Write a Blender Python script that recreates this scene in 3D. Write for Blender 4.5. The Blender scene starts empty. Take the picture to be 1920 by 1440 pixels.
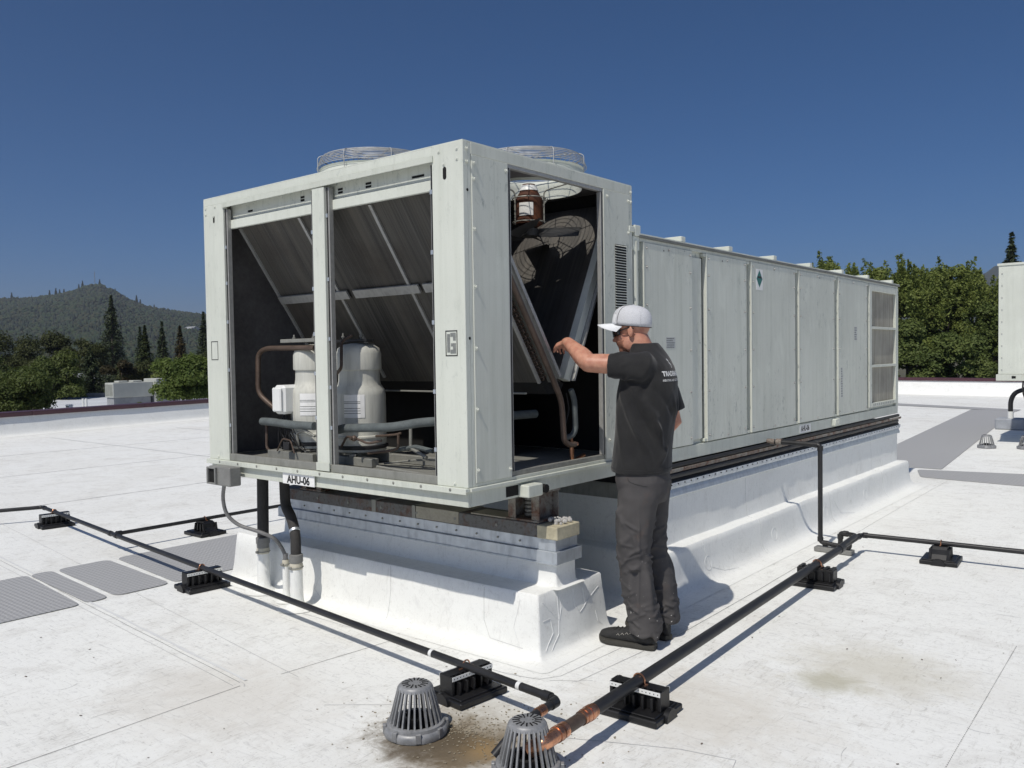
import bpy, bmesh, math, random
import numpy as np
from mathutils import Vector, Matrix, noise
from mathutils.bvhtree import BVHTree
from math import sin, cos, pi, radians, sqrt

# ------------------------------------------------------------------ camera
scene = bpy.context.scene
CAM = Vector((2.8586, -3.1342, 1.63))
CR = Vector((0.77414795, 0.63283083, -0.01483553))
CU = Vector((-0.00965505, 0.03523857, 0.99933229))
CF = Vector((-0.63293107, 0.7734878, -0.03338988))
FPX = 1590.92
cd = bpy.data.cameras.new('camera')
cam = bpy.data.objects.new('camera', cd)
scene.collection.objects.link(cam)
cd.sensor_width = 36.0
cd.lens = FPX / 1920 * 36.0
cd.clip_start = 0.05
cd.clip_end = 20000
m = Matrix.Identity(4)
for i in range(3):
    m[i][0], m[i][1], m[i][2], m[i][3] = CR[i], CU[i], -CF[i], CAM[i]
cam.matrix_world = m
scene.camera = cam

# ------------------------------------------------------------------ light
SUN_EL = radians(55)
SUN_H = Vector((0.14, -0.99, 0)).normalized()
SUN_DIR = Vector((SUN_H.x * cos(SUN_EL), SUN_H.y * cos(SUN_EL), sin(SUN_EL)))
w = bpy.data.worlds.new('World'); scene.world = w; w.use_nodes = True
nt = w.node_tree; bg = nt.nodes['Background']
sky = nt.nodes.new('ShaderNodeTexSky'); sky.sky_type = 'NISHITA'; sky.sun_disc = False
sky.sun_elevation = SUN_EL
sky.sun_rotation = math.atan2(SUN_H.x, SUN_H.y)
sky.altitude = 300; sky.air_density = 0.6; sky.dust_density = 2.2; sky.ozone_density = 10.0
hs = nt.nodes.new('ShaderNodeHueSaturation'); hs.inputs['Saturation'].default_value = 1.12; hs.inputs['Hue'].default_value = .497
nt.links.new(sky.outputs[0], hs.inputs['Color']); nt.links.new(hs.outputs[0], bg.inputs[0]); bg.inputs[1].default_value = 0.077
sl = bpy.data.lights.new('sun', 'SUN'); sl.energy = 3.45; sl.angle = radians(0.53); sl.color = (1.0, 0.945, 0.86)
so = bpy.data.objects.new('sun', sl); scene.collection.objects.link(so)
so.rotation_euler = SUN_DIR.to_track_quat('Z', 'Y').to_euler(); so.location = (0, -8, 12)
vs = scene.view_settings
vs.view_transform = 'Standard'; vs.look = 'None'; vs.gamma = 1.0; vs.exposure = 0.0; vs.use_curve_mapping = False

# ------------------------------------------------------------------ helpers
random.seed(4)
COL = scene.collection
ORIG = {}

def ray(px, py):
    return CF + CR * ((px - 960) / FPX) - CU * ((py - 720) / FPX)
def onX(px, py, x):
    d = ray(px, py); return CAM + d * ((x - CAM.x) / d.x)
def onY(px, py, y):
    d = ray(px, py); return CAM + d * ((y - CAM.y) / d.y)
def onZ(px, py, z=0.0):
    d = ray(px, py); return CAM + d * ((z - CAM.z) / d.z)
def atD(px, py, dist):
    d = ray(px, py); return CAM + d * (dist / CF.dot(d))

def thing(name, label, cat, loc=(0, 0, 0), rz=0.0, group=None):
    o = bpy.data.objects.new(name, None); COL.objects.link(o)
    o.location = loc; o.rotation_euler = (0, 0, rz); o.empty_display_size = 0.1
    ORIG[o.name] = Vector(loc)
    o['label'] = label; o['category'] = cat
    if group: o['group'] = group
    return o
def tag(o, label, cat, group=None):
    o['label'] = label; o['category'] = cat
    if group: o['group'] = group
    return o

class MB:
    def __init__(s): s.v = []; s.f = []; s.sm = []
    def face(s, idx, sm=False): s.f.append(tuple(idx)); s.sm.append(sm)
    def quad(s, a, b, c, d, sm=False):
        n = len(s.v); s.v += [tuple(a), tuple(b), tuple(c), tuple(d)]; s.face((n, n+1, n+2, n+3), sm)
    def poly(s, pts):
        n = len(s.v); s.v += [tuple(q) for q in pts]; s.face(range(n, n+len(pts)))
    def box(s, x0, x1, y0, y1, z0, z1, b=0.0, M=None):
        if x0 > x1: x0, x1 = x1, x0
        if y0 > y1: y0, y1 = y1, y0
        if z0 > z1: z0, z1 = z1, z0
        n = len(s.v)
        if b <= 0:
            P = [(x, y, z) for x in (x0, x1) for y in (y0, y1) for z in (z0, z1)]
            F = [(0,1,3,2),(4,6,7,5),(0,4,5,1),(2,3,7,6),(0,2,6,4),(1,5,7,3)]
        else:
            b = min(b, (x1-x0)*.45, (y1-y0)*.45, (z1-z0)*.45)
            P = []; ix = {}
            X = (x0, x1); Y = (y0, y1); Z = (z0, z1)
            for i in (0,1):
                for j in (0,1):
                    for k in (0,1):
                        sx = b if i == 0 else -b; sy = b if j == 0 else -b; sz = b if k == 0 else -b
                        ix[(i,j,k,0)] = len(P); P.append((X[i], Y[j]+sy, Z[k]+sz))
                        ix[(i,j,k,1)] = len(P); P.append((X[i]+sx, Y[j], Z[k]+sz))
                        ix[(i,j,k,2)] = len(P); P.append((X[i]+sx, Y[j]+sy, Z[k]))
            g = lambda i,j,k,a: ix[(i,j,k,a)]
            F = []
            for i in (0,1): F.append((g(i,0,0,0),g(i,1,0,0),g(i,1,1,0),g(i,0,1,0)))
            for j in (0,1): F.append((g(0,j,0,1),g(1,j,0,1),g(1,j,1,1),g(0,j,1,1)))
            for k in (0,1): F.append((g(0,0,k,2),g(1,0,k,2),g(1,1,k,2),g(0,1,k,2)))
            for i in (0,1):
                for j in (0,1): F.append((g(i,j,0,0),g(i,j,1,0),g(i,j,1,1),g(i,j,0,1)))
                for k in (0,1): F.append((g(i,0,k,0),g(i,1,k,0),g(i,1,k,2),g(i,0,k,2)))
            for j in (0,1):
                for k in (0,1): F.append((g(0,j,k,1),g(1,j,k,1),g(1,j,k,2),g(0,j,k,2)))
            for i in (0,1):
                for j in (0,1):
                    for k in (0,1): F.append((g(i,j,k,0),g(i,j,k,1),g(i,j,k,2)))
        if M is not None: P = [tuple(M @ Vector(q)) for q in P]
        s.v += P
        for f in F: s.face([n+i for i in f])
        return s
    def ring(s, c, u, v, r, seg, r2=None):
        n = len(s.v); r2 = r if r2 is None else r2
        for k in range(seg):
            a = 2*pi*k/seg
            s.v.append(tuple(Vector(c) + Vector(u)*(r*cos(a)) + Vector(v)*(r2*sin(a))))
        return n
    def bridge(s, a, b, seg, sm=True):
        for k in range(seg):
            k2 = (k+1) % seg
            s.face((a+k, a+k2, b+k2, b+k), sm)
    def tube(s, path, r, seg=10, fillet=0.0, caps=True, fs=5):
        P = [Vector(q) for q in path]
        if fillet > 0 and len(P) > 2:
            Q = [P[0]]
            for i in range(1, len(P)-1):
                a, b, c = P[i-1], P[i], P[i+1]
                d1 = (a-b); d2 = (c-b); L = min(fillet, d1.length*.49, d2.length*.49)
                d1.normalize(); d2.normalize()
                p0 = b + d1*L; p1 = b + d2*L
                for k in range(fs+1):
                    t = k/fs
                    Q.append(p0*(1-t)**2 + b*2*t*(1-t) + p1*t*t)
            Q.append(P[-1]); P = Q
        rr = r if isinstance(r, (list, tuple)) else [r]*len(P)
        T = []
        for i in range(len(P)):
            t = (P[min(i+1, len(P)-1)] - P[max(i-1, 0)]); T.append(t.normalized() if t.length > 1e-9 else Vector((0,0,1)))
        u = T[0].orthogonal().normalized(); prev = None; first = None
        for i in range(len(P)):
            u = (u - T[i]*u.dot(T[i]));
            u = u.normalized() if u.length > 1e-6 else T[i].orthogonal().normalized()
            v = T[i].cross(u)
            n = s.ring(P[i], u, v, rr[i], seg)
            if prev is not None: s.bridge(prev, n, seg)
            else: first = n
            prev = n
        if caps:
            s.face([first+k for k in range(seg)][::-1]); s.face([prev+k for k in range(seg)])
        return s
    def cyl(s, a, b, r, seg=14, r2=None, caps=True):
        return s.tube([a, b], [r, r if r2 is None else r2], seg, caps=caps)
    def lathe(s, c, prof, seg=24, axis='z', caps=True, ang=(0, 2*pi)):
        c = Vector(c); prev = None; first = None
        U, V, Wv = {'z': ((1,0,0),(0,1,0),(0,0,1)), 'x': ((0,1,0),(0,0,1),(1,0,0)), 'y': ((0,0,1),(1,0,0),(0,1,0))}[axis]
        Wv = Vector(Wv)
        for r, h in prof:
            n = s.ring(c + Wv*h, U, V, max(r, 1e-4), seg)
            if prev is not None: s.bridge(prev, n, seg)
            else: first = n
            prev = n
        if caps:
            s.face([first+k for k in range(seg)][::-1]); s.face([prev+k for k in range(seg)])
        return s
    def extrude(s, prof, axis, a, b):
        """closed profile (list of 2-tuples in the other two axes) extruded along axis from a to b"""
        n = len(s.v); L = len(prof)
        for t in (a, b):
            for p, q in prof:
                s.v.append({'x': (t, p, q), 'y': (p, t, q), 'z': (p, q, t)}[axis])
        for k in range(L):
            k2 = (k+1) % L; s.face((n+k, n+k2, n+L+k2, n+L+k))
        s.face([n+k for k in range(L)][::-1]); s.face([n+L+k for k in range(L)])
        return s
    def sphere(s, c, r, seg=10, rings=6, sc=(1,1,1)):
        c = Vector(c); n0 = len(s.v)
        for i in range(1, rings):
            th = pi*i/rings
            for k in range(seg):
                a = 2*pi*k/seg
                s.v.append((c.x+r*sc[0]*sin(th)*cos(a), c.y+r*sc[1]*sin(th)*sin(a), c.z+r*sc[2]*cos(th)))
        t = len(s.v); s.v.append((c.x, c.y, c.z+r*sc[2])); s.v.append((c.x, c.y, c.z-r*sc[2]))
        for i in range(rings-2): s.bridge(n0+i*seg, n0+(i+1)*seg, seg)
        for k in range(seg):
            s.face((t, n0+k, n0+(k+1) % seg), True)
            l = n0+(rings-2)*seg; s.face((t+1, l+(k+1) % seg, l+k), True)
        return s
    def build(s, name, mat, parent=None, local=False, kind=None):
        me = bpy.data.meshes.new(name)
        v = s.v
        if parent is not None and not local:
            o0 = ORIG[parent.name]; v = [(p[0]-o0.x, p[1]-o0.y, p[2]-o0.z) for p in v]
        me.from_pydata(v, [], s.f); me.update()
        me.polygons.foreach_set('use_smooth', s.sm)
        bm = bmesh.new(); bm.from_mesh(me); bmesh.ops.recalc_face_normals(bm, faces=bm.faces); bm.to_mesh(me); bm.free()
        if any(s.sm): me.set_sharp_from_angle(angle=radians(42))
        me.materials.append(mat)
        o = bpy.data.objects.new(name, me); COL.objects.link(o)
        if parent is not None:
            o.parent = parent; ORIG[o.name] = ORIG[parent.name] if not local else Vector((0,0,0))
        else: ORIG[o.name] = Vector((0,0,0))
        if kind: o['kind'] = kind
        return o

def obj_from_mesh(name, me, mat=None, parent=None, kind=None):
    if mat: me.materials.clear(); me.materials.append(mat)
    o = bpy.data.objects.new(name, me); COL.objects.link(o)
    if parent is not None:
        o.parent = parent; ORIG[o.name] = Vector((0,0,0))          # its own frame is the world's
        o.matrix_parent_inverse = Matrix.Translation(-ORIG[parent.name])
    else: ORIG[o.name] = Vector((0,0,0))
    if kind: o['kind'] = kind
    return o
def share(name, src, parent, loc, rot=(0,0,0), scale=(1,1,1)):
    """another object on the same mesh data, placed in the parent's own frame"""
    o = bpy.data.objects.new(name, src.data); COL.objects.link(o); o.parent = parent
    o.location = loc; o.rotation_euler = rot; o.scale = scale; ORIG[o.name] = ORIG[parent.name]
    return o
def copy_tree(o, parent=None):
    c = o.copy(); COL.objects.link(c); c.parent = parent; ORIG[c.name] = ORIG.get(o.name, Vector((0,0,0)))
    for ch in list(o.children): copy_tree(ch, c)
    return c
def solo(name, mb, mat, label, cat, group=None, origin=None):
    """a thing that is one mesh, its origin put at its base"""
    v = np.array(mb.v); c = Vector(((v[:,0].min()+v[:,0].max())/2, (v[:,1].min()+v[:,1].max())/2, v[:,2].min())) if origin is None else Vector(origin)
    mb.v = [(p[0]-c.x, p[1]-c.y, p[2]-c.z) for p in mb.v]
    o = mb.build(name, mat); o.location = c; ORIG[o.name] = c
    return tag(o, label, cat, group)
def struct(o): o['kind'] = 'structure'; return o
def stuff(o): o['kind'] = 'stuff'; return o

# ------------------------------------------------------------------ materials
def srgb(r, g, b):
    f = lambda c: (c/255/12.92) if c/255 <= .04045 else ((c/255+.055)/1.055)**2.4
    return (f(r), f(g), f(b))
class NT:
    def __init__(s, name):
        s.m = bpy.data.materials.new(name); s.m.use_nodes = True; s.t = s.m.node_tree; s.b = s.t.nodes['Principled BSDF']
        s.tc = s.t.nodes.new('ShaderNodeTexCoord'); s.co = s.tc.outputs['Object']
    def n(s, typ, **k):
        x = s.t.nodes.new(typ)
        for a, b in k.items(): setattr(x, a, b)
        return x
    def l(s, a, b): s.t.links.new(a, b)
    def map(s, scale=(1,1,1), rot=(0,0,0), loc=(0,0,0), src=None):
        x = s.n('ShaderNodeMapping'); x.inputs['Scale'].default_value = scale; x.inputs['Rotation'].default_value = rot; x.inputs['Location'].default_value = loc
        s.l(src or s.co, x.inputs[0]); return x.outputs[0]
    def noise(s, vec, scale=1, detail=4, rough=.6, dist=0):
        x = s.n('ShaderNodeTexNoise'); x.inputs['Scale'].default_value = scale; x.inputs['Detail'].default_value = detail
        x.inputs['Roughness'].default_value = rough; x.inputs['Distortion'].default_value = dist
        s.l(vec, x.inputs['Vector']); return x.outputs['Fac']
    def ramp(s, fac, lo, hi, a=0.0, b=1.0):
        x = s.n('ShaderNodeMapRange'); x.inputs['From Min'].default_value = lo; x.inputs['From Max'].default_value = hi
        x.inputs['To Min'].default_value = a; x.inputs['To Max'].default_value = b; x.clamp = True
        s.l(fac, x.inputs[0]); return x.outputs[0]
    def mix(s, fac, a, b, mode='MIX'):
        x = s.n('ShaderNodeMix', data_type='RGBA', blend_type=mode)
        if isinstance(fac, (int, float)): x.inputs[0].default_value = fac
        else: s.l(fac, x.inputs[0])
        for i, c in ((6, a), (7, b)):
            if isinstance(c, tuple): x.inputs[i].default_value = (*c[:3], 1)
            else: s.l(c, x.inputs[i])
        return x.outputs[2]
    def math(s, op, a, b=0.0):
        x = s.n('ShaderNodeMath', operation=op)
        for i, c in ((0, a), (1, b)):
            if isinstance(c, (int, float)): x.inputs[i].default_value = c
            else: s.l(c, x.inputs[i])
        return x.outputs[0]
    def bump(s, h, strength=.3, dist=.002):
        x = s.n('ShaderNodeBump'); x.inputs['Strength'].default_value = strength; x.inputs['Distance'].default_value = dist
        s.l(h, x.inputs['Height']); s.l(x.outputs[0], s.b.inputs['Normal'])
    def out(s, col, rough=.5, metal=0.0, spec=.5):
        if isinstance(col, tuple): s.b.inputs['Base Color'].default_value = (*col[:3], 1)
        else: s.l(col, s.b.inputs['Base Color'])
        if isinstance(rough, (int, float)): s.b.inputs['Roughness'].default_value = rough
        else: s.l(rough, s.b.inputs['Roughness'])
        s.b.inputs['Metallic'].default_value = metal
        s.b.inputs['Specular IOR Level'].default_value = spec
        return s.m
def scl(c, k): return tuple(x*k for x in c)

def simple(name, c, rough=.5, metal=0.0, var=.25, vs=4.0, fine=60.0, bump=.0, spec=.4):
    t = NT(name)
    a = t.noise(t.co, vs, 5); b = t.noise(t.co, fine, 3)
    f = t.math('ADD', t.math('MULTIPLY', a, .7), t.math('MULTIPLY', b, .3))
    col = t.mix(t.ramp(f, .3, .7), scl(c, 1-var), tuple(min(1, x*(1+var)) for x in c))
    if bump: t.bump(b, bump, .002)
    return t.out(col, t.ramp(a, .2, .8, rough*.8, min(1, rough*1.2)), metal, spec)

def paint(name, c, streak=.5, grime=.35, scuff=.5, rust=0.0, rough=.48):
    t = NT(name)
    oi = t.n('ShaderNodeObjectInfo'); va = t.n('ShaderNodeVectorMath', operation='MULTIPLY_ADD'); t.l(oi.outputs['Random'], va.inputs[0]); va.inputs[1].default_value = (7, 11, 13); t.l(t.co, va.inputs[2]); t.co = va.outputs[0]
    big = t.noise(t.co, 1.3, 4)
    st = t.noise(t.map((9, 9, .35)), 2.2, 4, .65)
    st2 = t.noise(t.map((40, 40, .8)), 1.5, 3)
    col = t.mix(t.ramp(big, .35, .7), c, scl(c, .88))
    col = t.mix(t.math('MULTIPLY', t.ramp(st, .48, .75), streak), col, (c[0]*.70, c[1]*.72, c[2]*.68))
    col = t.mix(t.math('MULTIPLY', t.ramp(st2, .55, .8), streak*.5), col, (c[0]*.66, c[1]*.66, c[2]*.60))
    lc = t.noise(t.map((3, 3, 1.2)), 2.0, 5, .6, .6)
    col = t.mix(t.math('MULTIPLY', t.ramp(lc, .55, .75), grime*.6), col, tuple(min(1, x*1.18) for x in c))
    sc = t.noise(t.map((14, 14, 5), (.3, .3, .5)), 2.2, 6, .7, 1.2)
    ms = t.noise(t.co, 1.6, 2)
    m_ = t.math('MULTIPLY', t.ramp(sc, .555, .67), t.ramp(ms, .42, .58))
    col = t.mix(t.math('MULTIPLY', m_, scuff*.6), col, (c[0]*.52, c[1]*.55, c[2]*.56))
    sp = t.noise(t.co, 130, 2)
    col = t.mix(t.math('MULTIPLY', t.ramp(sp, .66, .74), .35), col, scl(c, .5))
    if rust:
        rn = t.noise(t.co, 7, 6, .7, .5)
        col = t.mix(t.math('MULTIPLY', t.ramp(rn, .56, .68), rust), col, srgb(120, 66, 38))
    col = t.mix(t.ramp(oi.outputs['Random'], 0, 1, 0, .16), col, scl(c, .74))
    wv = t.noise(t.map((3.2, 3.2, 2.2)), 1.0, 2)
    t.bump(wv, .25, .02)
    return t.out(col, t.ramp(big, .2, .8, rough-.08, rough+.14), 0, .4)

PAINT = paint('panel_paint', (0.665, 0.69, 0.615), .32, .35, .6)
PAINT2 = paint('panel_paint_weathered', (0.635, 0.655, 0.585), .55, .9, 1.7)
PAINTR = paint('rail_paint_rusting', (0.62, 0.645, 0.57), .5, .5, .6, .12)
RIB = simple('dark_shaded_trim', (.16, .165, .155), .6, 0, .3, 6)  # roof edge of the box: its shading is put into this dark colour
GALV = None
def galv(name, c, rough=.42, metal=.75, sc=22):
    t = NT(name)
    v = t.n('ShaderNodeTexVoronoi'); v.inputs['Scale'].default_value = sc; t.l(t.co, v.inputs['Vector'])
    n1 = t.noise(t.map((12, 12, 3)), 2, 5)
    col = t.mix(t.ramp(v.outputs['Distance'], 0, .8), scl(c, .86), c)
    col = t.mix(t.math('MULTIPLY', t.ramp(n1, .5, .75), .5), col, scl(c, .55))
    return t.out(col, t.ramp(n1, .3, .7, rough, rough+.2), metal, .5)
GALV = galv('galvanised_steel', (.58, .62, .66))
GALV_D = galv('galvanised_dirty', (.30, .30, .27), .55, .4, 15)
GASK = galv('gasket_metal', (.42, .42, .40), .5, .5, 40)
BLACK = simple('black_rubber', (.016, .016, .017), .55, 0, .3, 8, 80)
BLKPL = simple('black_plastic', (.012, .012, .013), .42, 0, .35, 10, 90)
PIPEB = simple('black_steel_pipe', (.022, .022, .023), .45, 0, .4, 6, 120)
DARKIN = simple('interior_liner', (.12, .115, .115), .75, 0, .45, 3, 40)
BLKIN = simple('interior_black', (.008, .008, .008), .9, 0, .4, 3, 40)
COPPER = None
def coppermat():
    t = NT('copper'); n1 = t.noise(t.co, 14, 5); n2 = t.noise(t.co, 60, 3)
    col = t.mix(t.ramp(n1, .45, .70), (.72, .36, .21), (.24, .11, .065))
    return t.out(col, t.ramp(n2, .3, .7, .22, .42), .9, .5)
COPPER = coppermat()
CUDARK = simple('tarnished_copper', (.105, .075, .058), .5, .3, .4, 10, 60)
RUSTY = None
def rustmat(name, base, amt):
    t = NT(name); n1 = t.noise(t.co, 9, 6, .7, .5); n2 = t.noise(t.co, 60, 4)
    col = t.mix(t.ramp(n1, .5-amt*.3, .72-amt*.3), base, srgb(100, 62, 42))
    col = t.mix(t.ramp(n2, .5, .75, 0, .6), col, srgb(58, 40, 30)); t.bump(n2, .4, .002)
    return t.out(col, .75, 0, .3)
RUSTY = rustmat('rusty_steel', (.26, .25, .22), .25)
RUSTL = rustmat('rust_spotted_steel', (.15, .15, .145), .0)
MOTOR = rustmat('rusted_motor_shell', srgb(68, 42, 34), .35)
WHITEPL = simple('white_plastic', (.74, .75, .73), .4, 0, .06, 6)
WHITEPR = simple('white_print', (.78, .78, .76), .5, 0, .08, 12)
BLACKPR = simple('black_print', (.012, .012, .012), .5, 0, .2, 12)
GREYPR = simple('grey_print', (.20, .21, .20), .5, 0, .25, 30)
GREENPR = simple('green_print', (.03, .16, .14), .5, 0, .25, 30)
GREYPL = simple('grey_plastic', (.20, .20, .19), .5, 0, .2, 10)
CONDU = simple('grey_conduit', (.17, .17, .17), .5, 0, .2, 30)
DRAIN = simple('cast_grey_strainer', (.26, .265, .27), .5, .25, .35, 14, 90, .15)
COMPR = None
def comp():
    t = NT('compressor_paint'); st = t.noise(t.map((16, 16, 1.2)), 2, 5); b_ = t.noise(t.co, 5, 5)
    c = (.56, .56, .50)
    col = t.mix(t.ramp(st, .45, .75, 0, .6), c, scl(c, .55)); col = t.mix(t.ramp(b_, .5, .8, 0, .5), col, (.40, .41, .40))
    return t.out(col, .5, 0, .4)
COMPR = comp()
INSUL = simple('grey_pipe_insulation', (.10, .115, .115), .8, 0, .35, 14, 80, .3)

def coilmat(name, c, axis_scale):
    t = NT(name)
    n1 = t.noise(t.map(axis_scale), 1.0, 4, .7)
    n2 = t.noise(t.map(tuple(a*.12 for a in axis_scale)), 1.0, 4, .7)
    n3 = t.noise(t.co, 2.5, 4)
    col = t.mix(t.ramp(n1, .35, .7), scl(c, .55), scl(c, 1.3))
    col = t.mix(t.ramp(n2, .42, .68, 0, .75), col, (c[0]*1.7, c[1]*1.62, c[2]*1.5))
    col = t.mix(t.ramp(n3, .5, .75, 0, .7), col, (c[0]*.55, c[1]*.45, c[2]*.42))
    fin = t.n('ShaderNodeTexWave'); fin.inputs['Scale'].default_value = 90; fin.bands_direction = 'X'
    t.l(t.co, fin.inputs['Vector']); t.bump(fin.outputs['Fac'], .35, .003)
    return t.out(col, .55, .25, .4)
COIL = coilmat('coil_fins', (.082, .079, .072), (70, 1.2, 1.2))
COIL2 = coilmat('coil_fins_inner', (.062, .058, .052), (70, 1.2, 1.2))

def membrane(name, dirt=1.0, stain=True, base=(.83, .84, .81)):
    t = NT(name)
    c = base
    geo = t.n('ShaderNodeNewGeometry'); P = geo.outputs['Position']
    big = t.noise(P, .55, 5, .6, .4)
    col = t.mix(t.math('MULTIPLY', t.ramp(big, .46, .70), .5*dirt), c, (.66, .645, .59))
    mid = t.noise(P, 2.6, 6, .7, .8)
    col = t.mix(t.math('MULTIPLY', t.ramp(mid, .50, .70), .65*dirt), col, (.58, .57, .535))
    # brushed wipe marks
    m1 = t.noise(t.map((5, 30, 5), (0, 0, .35), src=P), 1.5, 5, .75, .8)
    col = t.mix(t.math('MULTIPLY', t.ramp(m1, .545, .69), .75*dirt), col, (.45, .455, .445))
    m2 = t.noise(t.map((30, 6, 5), (0, 0, -.5), src=P), 1.3, 5, .75, 1.2)
    col = t.mix(t.math('MULTIPLY', t.math('MULTIPLY', t.ramp(m2, .545, .66), t.ramp(mid, .38, .58)), .75*dirt), col, (.40, .39, .35))
    m3 = t.noise(P, 15, 6, .75, 1.5)
    col = t.mix(t.math('MULTIPLY', t.ramp(m3, .54, .68), .55*dirt), col, (.50, .495, .47))
    sp = t.noise(P, 55, 3, .6)
    col = t.mix(t.math('MULTIPLY', t.ramp(sp, .60, .70), .6*dirt), col, (.36, .35, .32))
    # dark debris flecks
    sp2 = t.noise(P, 21, 2, .5)
    col = t.mix(t.math('MULTIPLY', t.math('MULTIPLY', t.ramp(sp2, .735, .76), t.ramp(big, .4, .6)), .8*dirt), col, (.10, .09, .08))
    if stain:
        def blot(cx, cy, rx, ry, colr, amt, lo=.25, hi=1.0):
            nonlocal col
            mp = t.map((1/rx, 1/ry, 0), (0, 0, 0), (-cx/rx, -cy/ry, 0), src=P)
            d = t.n('ShaderNodeVectorMath', operation='LENGTH'); t.l(mp, d.inputs[0])
            nn = t.noise(P, 6.0, 7, .72, .6)
            f = t.math('ADD', d.outputs['Value'], t.math('MULTIPLY', t.math('SUBTRACT', nn, .5), 1.5))
            k = t.math('MULTIPLY', t.ramp(f, lo, hi, 1, 0), amt)
            col = t.mix(k, col, colr)
        blot(.40, -.45, .55, .55, (.44, .41, .34), .8)
        blot(.46, -.58, .46, .30, (.17, .125, .07), .92, .45, 1.1)
        blot(.56, -.55, .20, .12, (.36, .23, .09), .6, .0, 1.0)
        blot(.28, -.62, .30, .24, (.10, .08, .055), .8, .5, 1.0)
        blot(1.55, 1.35, .55, .5, (.55, .52, .42), .55)
        blot(1.42, 1.02, .22, .2, (.42, .40, .29), .6)
        blot(1.1, .35, .7, .6, (.62, .585, .51), .6)
        blot(.2, 1.05, .3, .25, (.50, .46, .36), .5)
        blot(-.8, -.9, .8, .6, (.63, .60, .54), .5)
        blot(-3.0, -2.0, 1.5, .8, (.66, .64, .58), .4)
    bn = t.noise(P, 1.7, 4); bf = t.noise(P, 190, 2)
    t.bump(t.math('ADD', t.math('MULTIPLY', bn, 1.0), t.math('MULTIPLY', bf, .03)), .5, .02)
    return t.out(col, t.ramp(mid, .2, .8, .58, .8), 0, .22)
MEMB = membrane('white_roof_membrane', .72)
MEMBC = membrane('white_curb_membrane', .3, False, (.82, .83, .80))
SEAMD = simple('seam_dirt', (.33, .325, .31), .8, 0, .4, 20)
SEAML = simple('seam_bead_white', (.72, .73, .72), .5, 0, .06, 20)
SEAMG = simple('seam_grey', (.52, .52, .51), .6, 0, .2, 20)
def padmat():
    t = NT('walkway_pad_rubber')
    w1 = t.n('ShaderNodeTexWave'); w1.inputs['Scale'].default_value = 7; w1.inputs['Distortion'].default_value = 1.2; w1.inputs['Detail'].default_value = 1; w1.bands_direction = 'X'
    w2 = t.n('ShaderNodeTexWave'); w2.inputs['Scale'].default_value = 9; w2.bands_direction = 'Y'; w2.inputs['Distortion'].default_value = .8
    t.l(t.co, w1.inputs['Vector']); t.l(t.co, w2.inputs['Vector'])
    h = t.math('MULTIPLY', w1.outputs['Fac'], w2.outputs['Fac']); n1 = t.noise(t.co, 3, 5)
    c = (.44, .445, .45)
    col = t.mix(t.ramp(n1, .35, .7, 0, .5), c, (.48, .48, .475)); col = t.mix(t.ramp(h, .1, .8, 0, .55), scl(c, .8), col)
    t.bump(h, .6, .006); return t.out(col, .7, 0, .3)
PADM = padmat()
COPING = simple('maroon_metal_coping', (.075, .030, .040), .4, .1, .2, 1.5)

def text_mesh(body, size, mat, name, parent, M, sx=1.0, bold=0.0, thick=.0006, font_shear=0.0, space=1.0):
    cu = bpy.data.curves.new('txt', 'FONT'); cu.body = body; cu.size = size; cu.offset = bold; cu.extrude = thick; cu.shear = font_shear; cu.space_character = space
    cu.align_x = 'CENTER'; cu.align_y = 'CENTER'; cu.resolution_u = 3
    o = bpy.data.objects.new('txt', cu); COL.objects.link(o)
    dg = bpy.context.evaluated_depsgraph_get(); me = bpy.data.meshes.new_from_object(o.evaluated_get(dg))
    bpy.data.objects.remove(o); bpy.data.curves.remove(cu)
    me.name = name
    o0 = ORIG[parent.name] if parent is not None else Vector((0,0,0))
    me.transform(Matrix.Translation(-o0) @ M @ Matrix.Diagonal((sx, 1, 1, 1)))
    me.materials.clear(); me.materials.append(mat)
    ob = bpy.data.objects.new(name, me); COL.objects.link(ob); ob.parent = parent; ORIG[ob.name] = o0
    return ob
# frames for print on faces: A faces -Y (x right in view), B faces +X (y right in view)
def MA(x, y, z): return Matrix(((1,0,0,x),(0,0,-1,y),(0,1,0,z),(0,0,0,1)))
def MBm(x, y, z): return Matrix(((0,0,1,x),(1,0,0,y),(0,1,0,z),(0,0,0,1)))
# ================================================================== roof deck, parapets, pads
PLA, PLB = Vector((-16.62, -2.0, 0)), Vector((-22.6, 29.0, 0))     # left parapet, inner foot line
PRA, PRB = Vector((-22.6, 33.0, 0)), Vector((40.0, 22.5, 0))
def isect(a, b, c, d):
    r = b-a; s_ = d-c; t = ((c-a).x*s_.y-(c-a).y*s_.x)/(r.x*s_.y-r.y*s_.x); return a + r*t
PC = isect(PLA, PLB, PRA, PRB)
PL0 = PLA + (PLA-PLB).normalized()*14
outline = [PL0, Vector((PL0.x, -18, 0)), Vector((40, -18, 0)), PRB, PC]
mb = MB(); mb.poly([(q.x, q.y, 0) for q in outline]); roof = struct(mb.build('roof', MEMB))
# the building below the roof
mb = MB(); b_ = [(q.x, q.y) for q in outline]
grow = []
cx = sum(q[0] for q in b_)/5; cy = sum(q[1] for q in b_)/5
for x, y in b_: grow.append((cx+(x-cx)*1.012, cy+(y-cy)*1.012))
n = len(mb.v)
mb.extrude(grow, 'z', -5.2, -.03)
bw = mb.build('school_building', simple('beige_stucco', (.42, .38, .32), .8)); tag(bw, 'low flat roofed building under the white roof membrane', 'building')

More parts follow.
